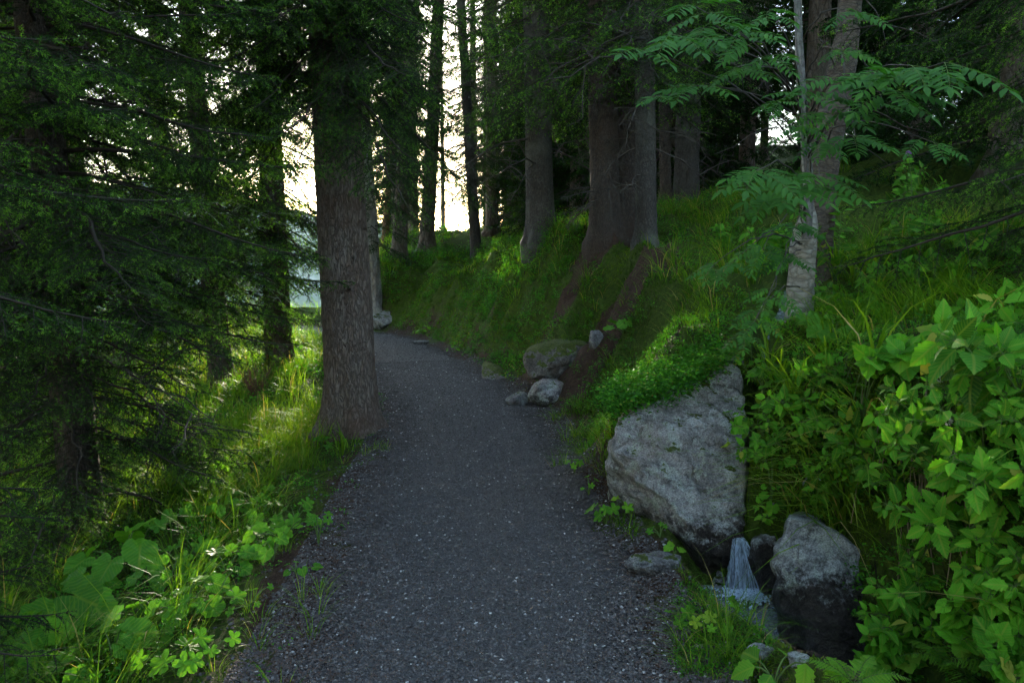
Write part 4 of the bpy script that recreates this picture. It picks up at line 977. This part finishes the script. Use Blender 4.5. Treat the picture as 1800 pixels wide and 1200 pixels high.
def rosette(p, r, n, reach, h, size, kind, tint=.5, ts=.12, face=None, mats=None):
    """leaves on stalks rising from one root; object origin at the root"""
    lf, st = Soup(), Soup(); tV, tF, tU = TEM[kind]
    for q in range(n):
        az = TAU * (q + r.random() * .7) / n if face is None else face + r.normal(0, .8)
        re = reach * r.uniform(.25, 1.1); hh = h * r.uniform(.5, 1.15) * (1.2 - .5 * re / reach)
        d = np.array([math.cos(az), math.sin(az), 0]); tt = np.linspace(0, 1, 5)[:, None]
        gx = p[0] + d[0] * re; gy = p[1] + d[1] * re; gz = max(0, h1(gx, gy) - p[2]) if re > .04 else 0
        P = d * re * tt ** 1.4 + np.array([0, 0, 1]) * ((hh + gz) * np.sin(tt * PI / 2))
        tube(P, np.linspace(.0032, .002, 5) * (1 + size * 3), 4, .5, 0, st)
        sz = size * r.uniform(.6, 1.15)
        nv = nrm(np.array([.45 * d[0] + .3 * r.normal(), .45 * d[1] - .35 + .3 * r.normal(), .9]))
        a = nrm(d + .4 * r.normal(size=3) + np.array([0, 0, -.25])); a = nrm(a - nv * (a @ nv))
        inst(lf, tV, tF, [P[-1]], [a], [nv], [sz], [np.clip(tint + r.normal(0, ts), 0, .95)], 0, tU)
    return lf, st
def plant(name, label, p, lf, st, cat="plant", group=None, lm=None, sm_=None, sname="stems"):
    t = empty(name, p, label, cat, group)
    if lf is not None and lf.n: link("leaves", lf.mesh("leaves", [lm or m_leaf]), t)
    if st is not None and st.n: link(sname, st.mesh(sname, [sm_ or m_stalk]), t)
    return t
GL = "broad round-leaved plants on the left verge"
lefts = [  # px,py,n,reach,h,size,kind,label
 (225, 1010, 7, .22, .22, .20, 'heart', "largest butterbur with grey-green folded leaves in the lower left grass"),
 (120, 1120, 6, .22, .20, .20, 'round', "broad-leaved butterbur clump low at the left edge of the photo"),
 (330, 1090, 6, .16, .16, .13, 'round', "dark round-leaved clump in long grass beside the largest butterbur"),
 (500, 955, 10, .22, .14, .10, 'heart', "bright green heart-leaved clump spreading over the left path edge"),
 (430, 985, 9, .20, .14, .11, 'round', "round-leaved clump just left of the bright heart-leaved one"),
 (395, 920, 7, .18, .16, .10, 'heart', "dusky heart-leaved clump behind the round-leaved ones"),
 (345, 985, 8, .2, .14, .10, 'lobe', "lobed-leaved clump between long grass and round leaves"),
 (310, 1185, 5, .12, .14, .10, 'lobe', "pale three-lobed plant at the bottom beside the gravel"),
 (365, 1170, 5, .10, .12, .08, 'lobe', "small lobed plant right of the pale three-lobed one"),
 (565, 790, 6, .08, .12, .09, 'lobe', "small upright lobed plant at the foot of the huge trunk"),
 (370, 880, 10, .26, .30, .11, 'lobe', "sunlit lobed-leaved plant glowing under the spruce boughs"),
 (30, 1190, 6, .2, .2, .17, 'round', "broad-leaved plant in the bottom left corner"),
 (20, 960, 5, .16, .35, .08, 'ov', "thin upright plant at the left edge catching sunlight"),
 (440, 1070, 6, .12, .07, .05, 'lobe', "tiny lobed seedling clump near the left gravel edge"),
 (520, 1010, 5, .10, .06, .05, 'heart', "little low clump straying onto the gravel"),
 (600, 640, 8, .2, .2, .12, 'round', "round-leaved plant behind the huge trunk")]
rr_ = rg(200)
lefts += [(px_, py_, n_, .18, .15, s_, k_, "broad green leaves crowding the lower left verge among grass") for (px_, py_, n_, s_, k_) in
 [(160, 1050, 6, .15, 'heart'), (270, 1120, 6, .13, 'round'), (200, 1180, 6, .15, 'round'), (90, 1010, 6, .13, 'heart'), (60, 1180, 6, .16, 'heart'), (300, 1030, 6, .12, 'heart'), (400, 1020, 7, .10, 'round'), (460, 930, 8, .09, 'round'),
  (380, 1080, 6, .09, 'lobe'), (440, 900, 8, .09, 'heart'), (520, 930, 7, .08, 'lobe'), (250, 960, 6, .11, 'lobe'), (150, 960, 6, .12, 'round'), (330, 930, 7, .10, 'heart'), (480, 990, 7, .09, 'heart'), (560, 960, 5, .05, 'lobe'), (420, 860, 7, .09, 'lobe'), (350, 840, 7, .10, 'lobe')]]
for (px, py, n, re, h, sz, kd, lb) in lefts:
    if px == 600: p = ground(530, 630)
    else: p = ground(px, py)
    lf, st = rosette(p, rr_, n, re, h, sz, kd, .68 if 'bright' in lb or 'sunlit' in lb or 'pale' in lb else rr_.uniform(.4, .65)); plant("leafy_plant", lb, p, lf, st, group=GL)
for (px, py, n, re, h, sz, kd, lb, tn) in [
 (1065, 925, 6, .13, .13, .085, 'lobe', "glossy lobed plant on the path edge left of the boulder's foot", .5),
 (1110, 915, 5, .11, .15, .075, 'lobe', "yellowing lobed plant directly under the big boulder", .85),
 (1150, 900, 4, .10, .13, .07, 'lobe', "darker lobed plant against the boulder's shaded underside", .45),
 (1160, 945, 4, .06, .08, .045, 'lobe', "tiny lobed plant below the boulder near the flat stone", .5),
 (1185, 975, 4, .06, .05, .05, 'heart', "small yellow-edged leaf on the flat stone by the pool", .85),
 (1010, 835, 5, .08, .12, .065, 'lobe', "single lobed plant in the grass at the right path edge", .5),
 (1035, 870, 4, .08, .10, .05, 'lobe', "pale little plant between the path-edge grass and boulder", .7),
 (1200, 1100, 5, .08, .09, .055, 'lobe', "bright lobed plant on the gravel before the pool", .65),
 (1265, 1120, 5, .10, .09, .06, 'lobe', "yellow-green lobed plant in the grass island by the stream", .85),
 (1300, 1090, 4, .08, .10, .05, 'heart', "dark small plant on the stream side of the grass island", .45),
 (1360, 1215, 5, .13, .10, .13, 'ovw', "large-leaved plant at the bottom edge in the stream mouth", .6),
 (1330, 770, 7, .14, .10, .09, 'heart', "yellow-spotted vine leaves hanging beside the rock crevice", .8),
 (1295, 860, 6, .12, .12, .08, 'heart', "pale hanging leaves over the waterfall lip", .85),
 (1340, 700, 7, .14, .16, .09, 'heart', "heart-leaved plant above the crevice", .5),
 (1095, 590, 5, .14, .16, .15, 'round', "two broad round leaves high on the grassy bank", .4),
 (1440, 590, 6, .16, .14, .15, 'round', "wide round-leaved plant under the rowan trunk", .5),
 (1465, 600, 5, .14, .12, .13, 'heart', "heart-leaved plant among grass right of the rowan trunk", .45),
 (800, 620, 6, .14, .12, .09, 'round', "low leafy plant at the bank foot opposite the huge trunk", .6),
 (745, 590, 7, .2, .16, .12, 'round', "leafy plant on the verge near the path bend", .65)]:
    p = ground(px, py); lf, st = rosette(p, rr_, n, re, h, sz, kd, tn); plant("leafy_plant", lb, p, lf, st, group="small broad-leaved plants right of the path")

# ------------------------------------------------------------------ herbs and shrubs of the right bank
def herb(p, r, canes, L, size, kind='ov', tint=.55, dirv=(-.5, -.35, .8), spread=.45, nodes=5, whorl=5, face=(-.25, -.55, .75)):
    lf, st = Soup(), Soup(); tV, tF, tU = TEM[kind]; pos, av, nv_, sc_, tn = [], [], [], [], []
    for q in range(canes):
        d = nrm(np.array(dirv) + r.normal(0, spread, 3) * [1, 1, .4]); l = L * r.uniform(.6, 1.15); tt = np.linspace(0, 1, 8)[:, None]
        P = d * l * tt + np.array([0, 0, -.28 * l]) * tt ** 2.2 + r.normal(0, .012, 3) * np.sin(tt * 5); P = P + np.array([r.normal(0, .03), r.normal(0, .03), -.03])
        tube(P, np.linspace(.0034, .0016, 8), 4, .5, 0, st)
        for k in range(nodes + 1):
            u = .28 + .72 * k / nodes; c = np.array([np.interp(u, tt[:, 0], P[:, a]) for a in range(3)]); T = nrm(P[-1] - P[-3])
            b0 = r.random() * TAU; m = whorl if k == nodes else 2
            for w_ in range(m):
                ph = b0 + TAU * w_ / m + r.normal(0, .25); A = nrm(np.cross(T, [.1, .2, 1])); B = np.cross(T, A)
                rad = A * math.cos(ph) + B * math.sin(ph); a = nrm(rad + T * .35 + np.array([0, 0, -.15])); stalk = .25 * size
                c2 = c + a * stalk; st_ = np.array([c, c + a * stalk * .5 + [0, 0, .004], c2]); tube(st_, .0012, 3, .6, 0, st)
                nn = nrm(np.array(face) + .45 * r.normal(size=3)); 
                pos.append(c2); av.append(a); nv_.append(nn); sc_.append(size * r.uniform(.5, 1.35) * (.8 if k == nodes else 1)); tn.append(np.clip(tint + r.normal(0, .20) + .14 * (k == nodes), 0, .92) if r.random() > .02 else 1.0)
    inst(lf, tV, tF, pos, av, nv_, sc_, tn, 0, tU); return lf, st
rh = rg(300)
GR = "leafy plants on the right bank"
big = [(1720, 470, 4, .42, .13, 'ovw', .45, "tall plant with huge drooping leaves at the upper right edge of the bank"),
       (1770, 560, 5, .40, .105, 'ov', .78, "brightest green shrub at the right edge, just below the huge drooping leaves"),
       (1700, 620, 4, .36, .12, 'ovw', .55, "broad-leaved shrub in the middle of the right bank"),
       (1600, 640, 4, .30, .10, 'heart', .6, "heart-leaved plant left of the broad-leaved shrub"),
       (1790, 690, 5, .38, .12, 'ovw', .5, "large-leaved shrub at the right edge halfway down"),
       (1640, 770, 6, .30, .075, 'ov', .62, "pink-budded leafy herb crowded with small pointed leaves"),
       (1730, 800, 5, .32, .085, 'ov', .66, "pointed-leaved herb right of the pink-budded one"),
       (1780, 900, 5, .34, .095, 'ov', .62, "lush herb low on the right edge"),
       (1690, 930, 6, .32, .085, 'ov', .62, "hanging whorled herb over the mossy lower bank"),
       (1620, 440, 4, .40, .10, 'ovw', .42, "dim raspberry shrub behind the bank top"),
       (1540, 400, 4, .42, .085, 'ov', .42, "dim pointed-leaved shrub right of the rowan trunk"),
       (1680, 340, 4, .45, .11, 'ovw', .4, "shadowy large-leaved shrub near the purple flower"),
       (1500, 360, 4, .40, .08, 'ov', .42, "small-leaved shrub touching the leaning tree"),
       (1760, 420, 4, .4, .10, 'ov', .35, "dark shrub under the hanging spruce spray"),
       (1720, 1110, 5, .26, .085, 'heart', .8, "yellowing broad-leaved plant in the bottom right corner"),
       (1790, 1170, 5, .26, .09, 'heart', .6, "green broad-leaved plant beside the yellowing one at the corner"),
       (1590, 1150, 4, .16, .09, 'heart', .85, "low yellow-and-green leaves among ferns at the bottom right"),
       (1560, 560, 4, .26, .07, 'ov', .5, "small bushy herb in the grass right of the rowan trunk")]
for (px, py, c, L, sz, kd, tn, lb) in big:
    p = ground(px, py, 1.2, 30)
    if p[1] > 8: p = at(px, 560, 5.5); p[2] = h1(p[0], p[1])
    lf, st = herb(p, rh, c, L, sz, kd, tn); plant("leafy_shrub", lb, p, lf, st, "plant", GR, m_shrub)
for q in range(70):
    px = rh.uniform(1330, 1850); py = rh.uniform(470, 1150)
    if px < 1560 and py > 850: continue
    p = ground(px, py, 1.2, 12); lf, st = herb(p, rh, 3, rh.uniform(.16, .30), rh.uniform(.045, .08), 'ov', rh.uniform(.3, .8), nodes=4)
    plant("leafy_herb", "small pointed-leaved herb filling the right bank between the larger shrubs", p, lf, st, "plant", "small herbs filling the right bank", m_shrub)
for q in range(26):
    x = rh.uniform(2.6, 6.5); y = rh.uniform(5.5, 9.5); p = np.array([x, y, h1(x, y)])
    lf, st = herb(p, rh, 4, rh.uniform(.4, .9), rh.uniform(.07, .11), 'ov', rh.uniform(.3, .5), (0, 0, 0) if False else (-.1, -.2, 1), .3, 6)
    plant("leafy_shrub", "dim shrub in the thicket behind the right bank", p, lf, st, "shrub", "shrubs of the dim thicket", m_shrub)

for q in range(46):
    px = rh.uniform(1318, 1530); py = rh.uniform(640, 905)
    if px > 1380 and py > 890: continue
    p = ground(px, py, 1.2, 9); k_ = q % 3
    if k_ == 0: lf, st = herb(p, rh, 2, rh.uniform(.10, .2), rh.uniform(.03, .05), 'ov', rh.uniform(.5, .9), nodes=3)
    else: lf, st = rosette(p, rh, 6, .10, .09, rh.uniform(.035, .075), ['lobe', 'heart', 'round'][q % 3], rh.uniform(.45, .85))
    plant("leafy_plant", "small bright plant on the mossy face between the crevice and the hanging grass", p, lf, st, "plant", "small plants on the mossy face by the waterfall", m_shrub)
# pinnate leaves
def pinnate(lf, st, c, a, nv, L, pairs=6, tem=T_LEAFLET, lsz=.30, tint=.5, r=rh, fern=False, term=True, droop=.25):
    a = nrm(np.array(a, float)); nv = np.array(nv, float); nv = nrm(nv - a * (a @ nv)); b_ = np.cross(nv, a); tt = np.linspace(0, 1, 8)[:, None]
    P = np.array(c) + a * L * tt - np.array([0, 0, droop * L]) * tt ** 2; tube(P, np.linspace(.0015, .0008, 8), 3, .6, 0, st)
    pos, av, nn, sc_ = [], [], [], []
    for k in range(pairs):
        u = (.22 + .74 * k / (pairs - 1)) if not fern else (.10 + .88 * k / (pairs - 1))
        q = np.array([np.interp(u, tt[:, 0], P[:, j]) for j in range(3)]); T = nrm(P[min(7, int(u * 7) + 1)] - P[int(u * 7) if u < 1 else 6])
        sz = L * lsz * ((1 - .25 * abs(u - .5) * 2) if not fern else (1 - u) ** .8 * min(1, .55 + u * 2) + .04)
        for sd_ in (-1, 1):
            av.append(nrm(T * (.55 if not fern else .3) + b_ * sd_ + r.normal(0, .07, 3) + nv * -.12)); nn.append(nrm(nv + r.normal(0, .12, 3))); pos.append(q); sc_.append(sz * r.uniform(.9, 1.1))
    if term: pos.append(P[-1]); av.append(nrm(P[-1] - P[-2])); nn.append(nv); sc_.append(L * lsz * .9)
    tV, tF, tU = tem; inst(lf, tV, tF, pos, av, nn, sc_, np.clip(tint + r.normal(0, .08, len(pos)), 0, .9), 0, tU)

# rowan
p = at(1405, 520, 5.7); base = np.array([p[0], 5.7, h1(p[0], 5.7)])
rw = empty("rowan_tree", base, "young rowan with a smooth pale trunk and feathery leaves on the bank", "tree")
TRK = [(1405, 540), (1412, 430), (1422, 380), (1418, 300), (1412, 200), (1404, 100), (1403, -60), (1405, -260)]
tp = np.array([at(a, b_, 5.7) for a, b_ in TRK]) - base; tp[0, 2] = -.2
zz = np.linspace(0, len(tp) - 1, 90); P = np.stack([np.interp(zz, np.arange(len(tp)), tp[:, k]) for k in range(3)], -1)
rad = np.interp(zz, [0, 1, 1.7, 2.2, 3, 7], [.105, .098, .08, .042, .034, .018])
def dsp(P_, th, D_, rr): return rr * .10 * fbm(np.stack([D_[..., 0], D_[..., 1], P_[:, 2][:, None] * 4 + 0 * th[None]], -1) * 1.5, 3)
s = Soup(); tube(P, rad, 20, .5, 0, s, dsp); link("trunk", s.mesh("trunk", [m_birch]), rw)
# clusters: px, py, Y, leaves, size
CL = [(1390, 330, 4.9, 6, .21), (1330, 300, 4.7, 5, .20), (1440, 310, 5.0, 5, .19), (1350, 350, 5.0, 4, .17), (1400, 395, 5.2, 4, .16), (1600, 115, 4.6, 5, .23), (1540, 130, 4.8, 5, .21), (1570, 160, 4.7, 4, .19), (1480, 130, 5.0, 4, .18),
      (1660, 110, 4.5, 3, .22), (1180, 60, 4.8, 4, .22), (1250, 40, 5.0, 5, .20), (1130, 90, 4.7, 2, .18), (1300, 60, 5.1, 5, .19), (1220, 150, 5.0, 3, .18), (1290, 120, 5.2, 5, .17), (1340, 100, 5.2, 4, .17),
      (1420, 160, 5.2, 5, .18), (1460, 200, 5.1, 5, .18), (1400, 220, 5.3, 4, .16), (1500, 240, 5.2, 4, .17), (1440, 250, 5.3, 4, .15), (1340, 440, 5.3, 4, .16), (1290, 460, 5.3, 4, .16), (1250, 470, 5.4, 3, .15), (1380, 450, 5.2, 4, .15),
      (1330, 560, 4.9, 4, .14), (1310, 590, 4.8, 3, .13), (1350, 520, 5.0, 4, .14), (1480, 90, 5.3, 4, .16), (1350, 20, 5.3, 4, .17), (1500, 20, 5.2, 4, .16), (1640, 250, 5.0, 3, .15), (1220, 10, 5.0, 4, .2), (1150, 170, 5.2, 2, .15),
      (1520, 180, 5.0, 3, .18), (1370, 180, 5.3, 3, .15)]
lf, st, bs = Soup(), Soup(), Soup(); rr = rg(400)
for (px, py, Y_, n, sz) in CL:
    Y_ = Y_ - 1.45 if sz > .165 else Y_ - .8; sz = sz * 1.12
    c = at(px, py, Y_) - base
    zt = min(P[-1, 2], c[2] + rr.uniform(-.1, .25)) if py < 420 else c[2] + rr.uniform(.15, .4)
    j0 = int(np.argmin(np.abs(P[:, 2] - zt))); tt = np.linspace(0, 1, 9)[:, None]
    Q = P[j0] * (1 - tt) + c * tt + np.array([0, 0, .12]) * np.sin(tt * PI); Q[1:-1] += rr.normal(0, .008, (7, 3)); tube(Q, np.linspace(.007, .0022, 9), 5, .5, 0, bs)
    T = nrm(Q[-1] - Q[-3])
    for k in range(n):
        sd_ = (-1) ** k; u = 1 - .18 * (k // 2); o_ = Q[-1] * u + Q[-4] * (1 - u)
        lat = nrm(np.cross(T, [0, 0, 1])); a = nrm(T * (1.0 if k == 0 else .45) + lat * sd_ * (.15 if k == 0 else .85) + np.array([rr.normal(0, .2), -.25, rr.normal(-.12, .15)]))
        pinnate(lf, st, o_, a, [rr.normal(0, .2), -.45 + rr.normal(0, .2), 1], sz * rr.uniform(.85, 1.15), 7, T_LEAFLET, .34, rr.uniform(.4, .65), rr)
link("branches", bs.mesh("branches", [m_dead]), rw); st.M = [m * 0 + 1 for m in st.M]; lf.merge(st); link("leaves", lf.mesh("leaves", [m_rowan, m_stalk]), rw)
# slender pale stem in front: the rowan's second stem
s = Soup(); q_ = np.array([at(a, b_, 5.55) for a, b_ in [(1418, 420), (1424, 330), (1416, 240), (1408, 120), (1402, 20), (1400, -200)]]) - base; zz = np.linspace(0, 5, 50)
tube(np.stack([np.interp(zz, np.arange(6), q_[:, k]) for k in range(3)], -1), np.interp(zz, [0, 5], [.034, .022]), 12, .5, 0, s); link("side_stem", s.mesh("side_stem", [m_stem]), rw)
# leaning tree behind the rowan
p = at(1432, 500, 6.3); b0 = np.array([p[0], 6.3, h1(p[0], 6.3)]); lt = empty("leaning_tree", b0, "dark curved birch leaning right behind the rowan", "tree")
q_ = np.array([at(a, b_, 6.3) for a, b_ in [(1432, 560), (1432, 470), (1436, 380), (1448, 270), (1470, 170), (1488, 70), (1500, -60), (1530, -300)]]) - b0
zz = np.linspace(0, 7, 80); s = Soup(); tube(np.stack([np.interp(zz, np.arange(8), q_[:, k]) for k in range(3)], -1), np.interp(zz, [0, 2, 4, 7], [.15, .14, .115, .07]), 20, .5, 0, s, dsp); link("trunk", s.mesh("trunk", [m_lean]), lt)
s = Soup(); segs0 = []; segs1 = []
for q in range(14):
    st0 = q_[3] * (1 - q / 14) + q_[6] * q / 14; d = nrm(rr.normal(size=3) * [1, .6, .6] + [.2, -.3, .1]); tt = np.linspace(0, 1, 7)[:, None]
    Q = st0 + d * rr.uniform(.5, 1.1) * tt - np.array([0, 0, .35]) * tt ** 2 + rr.normal(0, .02, (7, 3)) * tt; tube(Q, np.linspace(.009, .002, 7), 4, .5, 0, s)
link("branches", s.mesh("branches", [m_dead]), lt)

# ferns
for (px, py, n, L, lb, tn) in [(1590, 1140, 7, .26, "fern at the lower right beside the grey boulder's foot", .55), (1680, 1190, 8, .28, "bright fern along the bottom edge at the right", .6), (1770, 1200, 7, .28, "fern in the bottom right corner beneath yellowing leaves", .5),
                               (1500, 1205, 7, .22, "small fern rising at the bottom before the grey boulder", .6), (1350, 740, 5, .16, "small fern leaning out of the rock crevice", .7), (1420, 800, 6, .18, "fern midway up the mossy face by the waterfall", .75), (1490, 760, 6, .2, "fern among the hanging grass blades", .65), (1500, 690, 6, .2, "fern higher on the bank under the dry stalks", .6), (1450, 740, 6, .20, "yellow-green fern on the mossy bank above the waterfall", .8), (1390, 690, 5, .20, "fern beside the rock crevice", .6),
                               (1640, 1050, 5, .16, "tiny fern on rusty moss of the lower bank", .6), (475, 730, 7, .3, "fern in the sunlit grass left of the huge trunk", .7), (430, 660, 7, .32, "fern under the dark leaning spruce", .6)]:
    p = ground(px, py, 1.2, 30); lf, st = Soup(), Soup()
    for k in range(n):
        az = TAU * k / n + rh.normal(0, .3); pinnate(lf, st, [0, 0, 0], [math.cos(az), math.sin(az), rh.uniform(.5, 1.1)], [-math.cos(az) * .5, -math.sin(az) * .5 - .2, 1], L * rh.uniform(.8, 1.15), 17, T_PINNA, .30, tn, rh, True, False, .5)
    plant("fern", lb, p, lf, st, "fern", "ferns")

# purple flower head and its stalk
p = ground(1598, 420, 1.2, 9); c = at(1597, 270, p[1]) - p; fl = empty("purple_flower", p, "single purple flower head on a thin stalk before the dark thicket", "flower")
s = Soup(); tt = np.linspace(0, 1, 9)[:, None]; tube(c * tt + np.array([.03, 0, 0]) * np.sin(tt * PI), .0025, 5, .5, 0, s); link("stalk", s.mesh("stalk", [m_stalk]), fl)
s = Soup(); n = 90; d = nrm(rh.normal(size=(n, 3)) + [0, 0, .5]); inst(s, SLV, SLF, np.tile(c, (n, 1)) + d * .006, d, nrm(rh.normal(size=(n, 3))), .024, rh.random(n)); link("petals", s.mesh("petals", [m_petal]), fl)
for (px, py, lb) in [(1665, 775, "pale pink flower bud cluster highest on the whorled herb"), (1650, 705, "faint pink flower cluster by the heart-shaped leaves"), (1672, 830, "pale flower cluster lowest among the pointed leaves")]:
    g = ground(px, py, 1.2, 9); c = np.array([-.10, -.16, .12]); fl = empty("bud_cluster", g, lb, "flower", "pale bud clusters")
    s = Soup(); tube(c * tt, .002, 4, .5, 0, s); link("stalk", s.mesh("stalk", [m_stalk]), fl)
    s = Soup(); n = 50; d = nrm(rh.normal(size=(n, 3)) + [0, 0, .5]); inst(s, SLV, SLF, np.tile(c, (n, 1)) + d * .008, d, nrm(rh.normal(size=(n, 3))), .014, rh.random(n)); link("petals", s.mesh("petals", [m_petal_w]), fl)

# dry straw stalks hanging down the lower right bank
s = Soup()
for q in range(46):
    px = rh.uniform(1500, 1720); py = rh.uniform(640, 960); g = ground(px, py, 1.2, 9); l = rh.uniform(.12, .34); tt = np.linspace(0, 1, 6)[:, None]
    tube(g + np.array([-.05, -.10, 0]) * np.sin(tt * PI / 2) + np.array([rh.normal(0, .03), -.02, -l]) * tt ** 1.3, rh.uniform(.0012, .003), 4, .5, 0, s)
tag(link("dry_grass_stalks", s.mesh("dry_grass_stalks", [m_straw])), "dry straw-coloured stalks hanging down the lower right bank", "dry grass", kind='stuff')
# reddish dead spray at the foot of the leaning spruce
g = ground(450, 705, 4, 30); s = Soup()
for q in range(60):
    az = rh.random() * TAU; l = rh.uniform(.2, .6); tt = np.linspace(0, 1, 6)[:, None]; d = np.array([math.cos(az) * .45, math.sin(az) * .45, 1])
    Q = d * l * tt + rh.normal(0, .02, (6, 3)) * tt; tube(Q, .003, 3, .5, 0, s)
    for k in range(5):
        i0 = rh.integers(1, 5); tube(np.array([Q[i0], Q[i0] + rh.normal(0, .06, 3)]), .0015, 3, .5, 0, s)
tag(link("dead_shrub", s.mesh("dead_shrub", [m_litter]), None, g), "reddish dry twiggy shrub in the grass left of the huge trunk", "dead shrub")

# ------------------------------------------------------------------ water
s = Soup(); k0 = int(np.argmin(np.abs(STREAM[:, 1] - 3.98))); L_ = STREAM[k0 - 1:]; n = len(L_); us = np.linspace(-1, 1, 13)
W_ = np.interp(L_[:, 1], [0, 3.2, 3.7, 4.0], [.36, .36, .36, .24]); tg = nrm(np.gradient(L_[:, :2], axis=0)); rt = np.stack([tg[:, 1], -tg[:, 0]], -1)
WX = L_[:, :1] + rt[:, :1] * us * W_[:, None]; WY = L_[:, 1:2] + rt[:, 1:] * us * W_[:, None]; WZ = np.minimum(L_[:, 2:3], -.2) + .004 * n2(WX, WY, 30, 3, 31) + 0 * us; WZ[0] = -.2
df = np.hypot(WX - 1.29, WY - 3.92); i = np.arange(n - 1)[:, None]; j = np.arange(12)[None]
s.add(np.stack([WX, WY, WZ], -1), np.stack([i * 13 + j, i * 13 + j + 1, (i + 1) * 13 + j + 1, (i + 1) * 13 + j], -1).reshape(-1, 4), (.0 + .8 * np.exp(-(df / .13) ** 2)).ravel())
tag(link("water", s.mesh("water", [m_water])), "dark clear stream water with foam below the fall", kind='structure')
s = Soup(); rw_ = rg(500)
for k in range(380):
    u = rw_.uniform(-1, 1); e_ = rw_.random(); t = np.linspace(0, 1, 12)[:, None] * rw_.uniform(.55, 1.0); kick = rw_.uniform(.02, .16) * (1 if k % 4 else .3)
    top, bot = at(1297, 948, 4.06), at(1312, 1052, 3.92)
    c = top * (1 - t) + bot * t; x = c[:, :1] + (.030 + .055 * t ** 1.2 * (1 + e_ * .5)) * u + rw_.normal(0, .003) + .004 * np.sin(t * rw_.uniform(5, 14) + rw_.random() * 6); y = top[1] - kick * t - .03 * e_ + 0 * t; z = top[2] + .012 - (top[2] - bot[2] + .012) * (t ** 1.6)
    wv = rw_.uniform(.0006, .0030) * (1 + 1.2 * t); V = np.stack([np.concatenate([x - wv, y, z], 1), np.concatenate([x + wv, y + .003, z], 1)], 1).reshape(-1, 3)
    s.add(V, [[2 * q, 2 * q + 1, 2 * q + 3, 2 * q + 2] for q in range(11)], rw_.uniform(.35, .75))
a = np.linspace(-1, 1, 21)[None]; t = np.linspace(0, 1, 26)[:, None]
for lay in range(2):
    c = top * (1 - t) + bot * t; wv = (.020 + .055 * t ** 1.2); x = c[:, :1] + wv * a + .004 * np.sin(t * 9 + a * 5); y = top[1] - (.05 + .05 * lay) * t + .010 * np.cos(a * 9 + lay) + 0 * t; z = top[2] + .012 - (top[2] - bot[2] + .012) * t ** 1.6 + 0 * a
    i = np.arange(25)[:, None]; j = np.arange(20)[None]
    s.add(np.stack([x, y, z], -1), np.stack([i * 21 + j, i * 21 + j + 1, (i + 1) * 21 + j + 1, (i + 1) * 21 + j], -1).reshape(-1, 4), (.42 + .15 * (1 - np.abs(a)) + .15 * t).ravel())
D_, F_ = ico(1); n = 900; a_ = rw_.random(n) * TAU; rr2 = np.abs(rw_.normal(0, .062, n)); bt = at(1312, 1052, 3.86)
inst(s, D_, F_, np.stack([bt[0] + 1.3 * rr2 * np.cos(a_), bt[1] + rr2 * np.sin(a_), np.full(n, -.196) + rw_.random(n) * .03 * np.exp(-rr2 * 14)], -1), nrm(rw_.normal(size=(n, 3))), nrm(rw_.normal(size=(n, 3))), rw_.uniform(.002, .007, n), .8)
tag(link("waterfall", s.mesh("waterfall", [m_fall])), "tiny white waterfall dropping between two boulders", "waterfall")
s = Soup(); L_ = STREAM[int(np.argmin(np.abs(STREAM[:, 1] - 6.4))):int(np.argmin(np.abs(STREAM[:, 1] - 5.1)))]; n = len(L_); us = np.linspace(-1, 1, 7); tg = nrm(np.gradient(L_[:, :2], axis=0)); rt = np.stack([tg[:, 1], -tg[:, 0]], -1)
x = L_[:, :1] + rt[:, :1] * us * .045; y = L_[:, 1:2] + rt[:, 1:] * us * .045; z = L_[:, 2:3] - .04 + 0 * us; i = np.arange(n - 1)[:, None]; j = np.arange(6)[None]
s.add(np.stack([x, y, z], -1), np.stack([i * 7 + j, i * 7 + j + 1, (i + 1) * 7 + j + 1, (i + 1) * 7 + j], -1).reshape(-1, 4), .25)
tag(link("water_trickle", s.mesh("water_trickle", [m_water])), "thin trickle running down the rock crevice to the fall", kind='structure')

# ------------------------------------------------------------------ haze
m, t = newmat("haze_air"); v = t.nodes.new("ShaderNodeVolumePrincipled"); v.inputs['Color'].default_value = (.62, .80, 1, 1)
v.inputs['Density'].default_value = .00010; v.inputs['Anisotropy'].default_value = .15
o_ = t.nodes.new("ShaderNodeOutputMaterial"); t.links.new(v.outputs[0], o_.inputs['Volume'])
hb = Soup(); c8 = np.array([[x, y, z] for x in (-1520, 1520) for y in (-720, 1320) for z in (-330, 175)], float)
hb.add(c8, [[0, 1, 3, 2], [4, 6, 7, 5], [0, 4, 5, 1], [2, 3, 7, 6], [0, 2, 6, 4], [1, 5, 7, 3]])
tag(link("haze", hb.mesh("haze", [m], False)), "thin bluish haze filling the valley air", "haze", kind='stuff')
